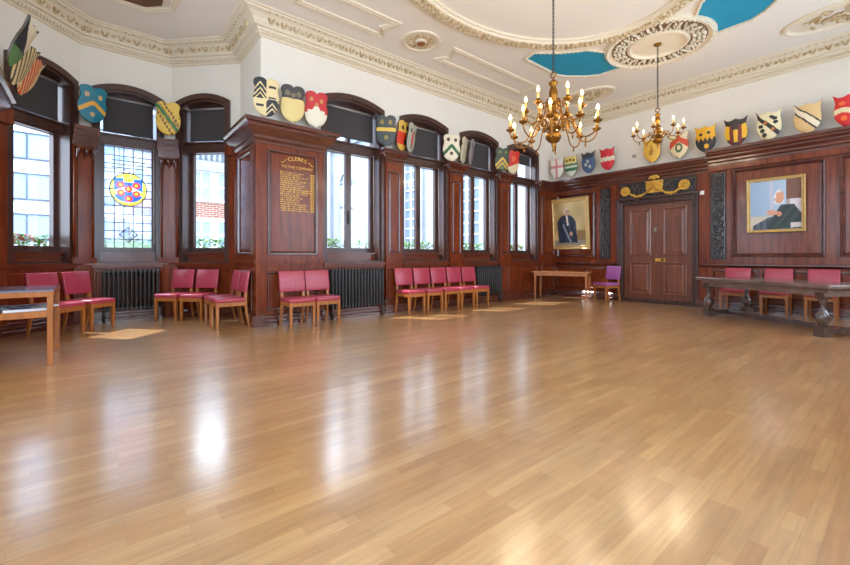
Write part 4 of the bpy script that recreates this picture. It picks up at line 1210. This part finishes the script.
S = [
 ('black, white and green shield seen edgewise at the picture edge, nearest the window pier', (.15, -10.37, 3.345), 84, dict(k=K_, w=W_, g=(90, 130, 70)), s_blk),
 ('cream shield with dark blobs seen edgewise over the bay window, between two others', (-.47, -10.42, 3.335), 78, dict(k=K_, w=CREAM), s_diam),
 ('orange red and cream striped shield leaning over the leftmost window', (-.84, -10.40, 3.335), 74, dict(r=(214, 84, 40), o=CREAM, w=CREAM), lambda x, y: 'r' if abs(x) < .5 and abs(((x * 2 + y) * 2) % 1 - .5) < .34 else 'w'),
 ('blue shield with a yellow chevron', (-1.76, -9.70, 3.36), 22, dict(b=(18, 118, 138), y=Y_, p=(196, 166, 110)), s_blue),
 ('yellow shield with a green diagonal band', (-1.80, -8.68, 3.37), -14, dict(y=(232, 190, 70), g=G_, k=K_, br=(130, 90, 30)), s_green),
 ('black and cream quartered shield on the lettered pier', (.17, -7.70, 3.37), -12, dict(k=K_, c=CREAM), s_quart),
 ('cream shield with a black top on the lettered pier', (.17, -7.31, 3.37), -8, dict(k=(60, 56, 52), o=(120, 104, 76), c=(226, 202, 130)), s_cream),
 ('red and white shield with gold flowers on the lettered pier', (.17, -6.93, 3.37), -10, dict(r=R_, w=(232, 222, 196), o=(196, 140, 70)), s_redw),
 ('dark shield with a yellow cross band, first pilaster after the lettered pier', (.11, -5.53, 3.33), -32, dict(k=(62, 66, 62), y=(226, 190, 70), o=(150, 130, 60)), s_darkband),
 ('red and yellow shield with black beasts, beside the dark yellow banded shield', (.11, -5.21, 3.30), 18, dict(k=(60, 44, 30), y=(214, 170, 70), r=(214, 54, 30)), s_redyel),
 ('grey green shield with a red centre seen edgewise before a blind', (.11, -5.02, 3.30), 30, dict(g=(176, 176, 160), k=(90, 90, 80), r=R_), s_grey),
 ('white shield with a green chevron', (.11, -3.91, 3.30), -30, dict(w=(232, 220, 190), g=(40, 96, 44), k=(80, 56, 36)), s_gchev),
 ('white shield with dark slanting stripes beside the green chevron shield', (.11, -3.60, 3.30), 22, dict(w=W_, k=(70, 54, 44)), s_diam),
 ('grey shield seen edgewise past the white striped one, before a blind', (.11, -3.38, 3.30), 32, dict(g=(150, 146, 146), k=(90, 84, 84), r=(140, 90, 90)), s_grey),
 ('dark green shield with yellow chevrons on the pilaster near the corner', (.11, -2.30, 3.30), -26, dict(k=(58, 66, 40), y=(216, 176, 56), o=(110, 120, 50)), s_darkchev),
 ('red shield with a cream lower part on the pilaster near the corner', (.11, -1.92, 3.30), -12, dict(r=(214, 50, 36), w=(232, 214, 170), o=(230, 110, 60)), s_redhead),
 ('white shield with a thin red cross in the room corner', (.27, -.20, 3.37), -80, dict(w=(230, 222, 208), r=(206, 130, 130)), s_cross),
 ('white and green barred shield with a yellow top', (.66, -.17, 3.375), -90, dict(w=(206, 216, 190), g=(60, 110, 70), y=(232, 206, 110), k=K_), s_bars),
 ('dark blue and black shield with pale figure', (1.13, -.17, 3.375), -90, dict(k=(54, 54, 60), n=(72, 92, 130), w=(190, 188, 170)), s_bluedark),
 ('red shield with a wavy white middle band', (1.61, -.17, 3.375), -90, dict(r=(206, 42, 52), w=(226, 214, 190)), s_redwav),
 ('plain golden shield below the smaller chandelier', (2.60, -.17, 3.375), -90, dict(y=(226, 178, 70), o=(170, 120, 40)), s_gold),
 ('white shield with a broad red chevron and green ring', (3.13, -.17, 3.375), -90, dict(w=(232, 214, 170), r=(206, 70, 40), g=(70, 100, 60)), s_rchev),
 ('yellow shield with black toothed lower half', (3.61, -.20, 3.39), -90, dict(k=K_, y=(232, 172, 30)), s_yk),
 ('black, yellow and red shield with an owl like pattern', (4.10, -.20, 3.41), -90, dict(k=(50, 40, 36), y=(236, 180, 30), r=(120, 30, 24)), s_owl),
 ('cream shield with a black diagonal band and black lions', (4.585, -.20, 3.41), -90, dict(k=K_, w=(228, 214, 170), o=(196, 110, 40)), s_bend),
 ('sand coloured shield with two thin black diagonals', (5.09, -.20, 3.41), -90, dict(k=(50, 40, 32), w=(232, 214, 180), y=(220, 182, 122)), s_bends),
 ('bright red shield with a cream band at the right picture edge', (5.58, -.20, 3.41), -90, dict(r=(212, 34, 34), w=(232, 210, 160), o=(236, 110, 40)), s_redchief),
]
for i, (lb, loc, ang, cols, fn) in enumerate(S):
    small = i in (20, 21)
    shield('s', lb, loc, ang, SHW, SHH, cols, fn, tilt=6 if i > 15 else (22 if i < 3 else 9), var=0 if i > 15 or i < 3 else 1)

# ------------------------------------------------------------------ outside the windows
m = MB(); m.bx(-60, -.35, -60, 40, -1.6, -1.5); struct(m, 'ground', PAVE)
def flowerbox(F, s0, s1, label, flowers, seed):
    r = thing('window_box', label, 'planter', F.p((s0 + s1) / 2, -.45, .95), 0, 'window boxes outside the windows')
    o = Vector(r.location); rnd = random.Random(seed)
    def put(mb, n, mt, kind=None): mb.v = [tuple(Vector(v) - o) for v in mb.v]; return mb.build(n, mt, r, kind=kind)
    q = MB(); q.box(F, s0, s1, -.56, -.36, .95, 1.13); put(q, 'trough', BOXM)
    q = MB()
    for k in range(700):
        s = rnd.uniform(s0, s1); z = 1.12 + rnd.random() ** .8 * .24; n = -.46 + rnd.gauss(0, .05)
        a = rnd.uniform(0, 2 * PI); l = rnd.uniform(.018, .035)
        c = F.p(s, n, min(z, 1.36)); d1 = Vector((math.cos(a), math.sin(a), rnd.uniform(-.4, .8))) * l; d2 = Vector((-math.sin(a), math.cos(a), rnd.uniform(-.6, .6))) * l * .7
        q.add([c - d1, c + d2, c + d1, c - d2], [(0, 1, 2, 3)])
    put(q, 'foliage', LEAF, 'stuff')
    for mt, cnt in flowers:
        q = MB()
        for k in range(cnt):
            s = rnd.uniform(s0, s1); c = F.p(s, -.43 + rnd.gauss(0, .04), 1.24 + rnd.uniform(0, .12))
            for j in range(5): q.ell(c + Vector((rnd.gauss(0, .014), rnd.gauss(0, .014), rnd.gauss(0, .01))), (.014, .014, .01), 6, 3)
        put(q, 'flowers', mt, 'stuff')
flowerbox(F1, .08, 1.02, 'window box of red and pink geraniums outside the leftmost window', [(REDF, 30), (PINKF, 12)], 1)
flowerbox(F2, .16, 1.08, 'planted window box dimly seen through the stained glass', [], 2)
flowerbox(F3, .13, 1.07, 'leafy window box outside the window that looks onto red brick', [], 3)
for i, lb in enumerate(['leafy window box outside the window beside the lettered pier', 'leafy window box outside the window behind the row of five chairs', 'leafy window box outside the second window from the room corner', 'window box with red and pink flowers outside the window nearest the room corner']):
    flowerbox(FW, OPW[i][0], OPW[i][1], lb, [(REDF, 14), (PINKF, 12)] if i == 3 else [], 4 + i)

# white office block, parallel to the window wall
b = thing('office_building', 'white office building with strip windows outside the leftmost bay window', 'building', (-34, -16, -1.5))
FO = Fr((-34, 0), (0, 1), (1, 0))
def rel(mb, o): L = Vector(o.location); mb.v = [tuple(Vector(v) - L) for v in mb.v]; return mb
m = MB(); m.box(FO, -46, -5, -6, 0, -1.5, 24); rel(m, b).build('facade', OFFW, b)
for fl_ in range(7):
    z = -.6 + fl_ * 2.9
    m = MB(); m.box(FO, -45.5, -5.5, -.1, .05, z, z + 1.75); rel(m, b).build('window_band', OFFG, b)
    m = MB()
    m.box(FO, -45.5, -5.5, .05, .16, z - .10, z); m.box(FO, -45.5, -5.5, .05, .16, z + 1.75, z + 1.83)
    for k in range(23): m.box(FO, -45 + k * 1.75, -44.9 + k * 1.75, .05, .12, z, z + 1.75)
    rel(m, b).build('window_frame', SLATE, b)
# brick building
b = thing('brick_building', 'red brick building with white sash windows and a balustrade across the street', 'building', (-16, -6, -1.5))
FK = Fr((-16, 0), (0, 1), (1, 0))
m = MB(); m.box(FK, -8.3, -2.6, -4, 0, -1.5, 5.6); rel(m, b).build('brick_wall', BRICK, b)
m = MB(); m.box(FK, -8.4, -2.5, -4, .25, 5.25, 5.75); m.box(FK, -8.4, -2.5, -.1, .2, 6.45, 6.65); rel(m, b).build('stone_cornice', STONE, b)
m = MB()
for k in range(24): m.lathe(tuple(FK.p(-8.3 + k * .25, .05, 5.75)), [(.06, 0), (.09, .2), (.05, .45), (.07, .7)], 8)
rel(m, b).build('balustrade', STONE, b)
m = MB(); m.box(FK, -8.3, -2.6, -4, -.4, 5.6, 7.6); rel(m, b).build('attic', STONE, b)
for zc in (-.9, 1.45, 3.85):
    for yc in (-7.6, -5.9, -4.2):
        m = MB(); m.box(FK, yc - .72, yc + .72, -.02, .02, zc, zc + 1.4); w = rel(m, b).build('window', OFFG, b)
        m = MB(); m.ringprism(FK, [(yc - .85, zc - .1), (yc + .85, zc - .1), (yc + .85, zc + 1.5), (yc - .85, zc + 1.5)], [(yc - .65, zc + .08), (yc + .65, zc + .08), (yc + .65, zc + 1.33), (yc - .65, zc + 1.33)], -.02, .08)
        for q in (-.28, .28): m.box(FK, yc + q - .05, yc + q + .05, 0, .07, zc, zc + 1.4)
        m.box(FK, yc - .7, yc + .7, 0, .06, zc + .62, zc + .72)
        f = rel(m, b).build('window_frame', WHITEF, b)
# stone church-like building at right angles
b = thing('stone_building', 'white stone building with tall arched windows, seen through the long window wall', 'building', (-12, 3, -1.5))
FS = Fr((0, 3.2), (1, 0), (0, -1))
m = MB(); m.box(FS, -30, -.6, -5, 0, -1.5, 12); rel(m, b).build('stone_wall', STONE, b)
m = MB(); m.box(FS, -30, -.6, 0, .35, 8.6, 9.0); m.box(FS, -30, -.6, 0, .18, 8.3, 8.6); m.box(FS, -30, -.6, 0, .14, .7, .85)
for x in (-24.4, -20.0, -12.2, -8.2, -4.4, -1.4): m.box(FS, x - .35, x + .35, 0, .18, -1.5, 8.3)
rel(m, b).build('stone_bands', STONE, b)
for xc in (-22.0, -17.7, -14.0, -10.3, -6.2):
    hw_ = .62; zs_ = 5.9
    m = MB(); m.prism(FS, arch(xc - hw_, xc + hw_, .9, zs_, hw_ - .01, 14), .0, .03); w = rel(m, b).build('arched_window', CHG, b)
    m = MB(); m.ringprism(FS, arch(xc - hw_ - .22, xc + hw_ + .22, .8, zs_, hw_ + .20, 14), arch(xc - hw_, xc + hw_, .9, zs_, hw_ - .01, 14), 0, .14)
    rel(m, b).build('arch_surround', STONE, b)
    m = MB()
    for q in (-.2, .2): m.box(FS, xc + q - .035, xc + q + .035, .02, .07, .9, zs_ + .5)
    for k in range(10): m.box(FS, xc - hw_, xc + hw_, .02, .07, 1.5 + k * .5, 1.56 + k * .5)
    rel(m, b).build('glazing_bars', WHITEF, b)

# ------------------------------------------------------------------ light
w = bpy.data.worlds.new('sky'); sc.world = w; w.use_nodes = True
bg = w.node_tree.nodes['Background']; bg.inputs['Color'].default_value = (.70, .85, 1.0, 1); bg.inputs['Strength'].default_value = 7.0
sun = bpy.data.lights.new('sun', 'SUN'); sun.energy = 6.5; sun.angle = math.radians(.6); sun.color = (1, .97, .92)
so = bpy.data.objects.new('sun', sun); COL.objects.link(so); so.location = (-10, 4, 20)
so.rotation_euler = Vector((-.55, -.46, 1.0)).to_track_quat('Z', 'Y').to_euler()
def lamp(loc, e, r=.06, col=(1, .80, .55)):
    L = bpy.data.lights.new('bulb_light', 'POINT'); L.energy = e; L.shadow_soft_size = r; L.color = col
    o = bpy.data.objects.new('bulb_light', L); COL.objects.link(o); o.location = loc
for k in range(10):
    a = .2 + k * PI / 5
    lamp((3.5 + .51 * math.cos(a), -5.4 + .51 * math.sin(a), 2.74), 3.2)
for k in range(8):
    a = .2 + k * PI / 4
    lamp((3.5 + .37 * math.cos(a), -2.31 + .37 * math.sin(a), 3.30), 2.2)

# ------------------------------------------------------------------ camera
cam = bpy.data.cameras.new('camera'); co = bpy.data.objects.new('camera', cam); COL.objects.link(co)
cam.sensor_fit = 'HORIZONTAL'; cam.sensor_width = 36; cam.lens = 36 * 401 / 850
cam.shift_y = -25.5 / 850; cam.clip_start = .05
co.location = (6.24, -9.64, HC)
co.rotation_euler = (PI / 2, 0, math.atan2(.7729, .6345))
sc.camera = co

vs_ = sc.view_settings
vs_.view_transform = 'Standard'; vs_.look = 'None'; vs_.gamma = 1; vs_.exposure = 0.45; vs_.use_curve_mapping = False
try:
    sc.cycles.use_denoising = True; sc.cycles.denoiser = 'OPENIMAGEDENOISE'
except Exception: pass
sc.cycles.max_bounces = 10; sc.cycles.diffuse_bounces = 6; sc.cycles.glossy_bounces = 5; sc.cycles.transparent_max_bounces = 12
sc.cycles.sample_clamp_indirect = 6; sc.cycles.caustics_reflective = False; sc.cycles.caustics_refractive = False
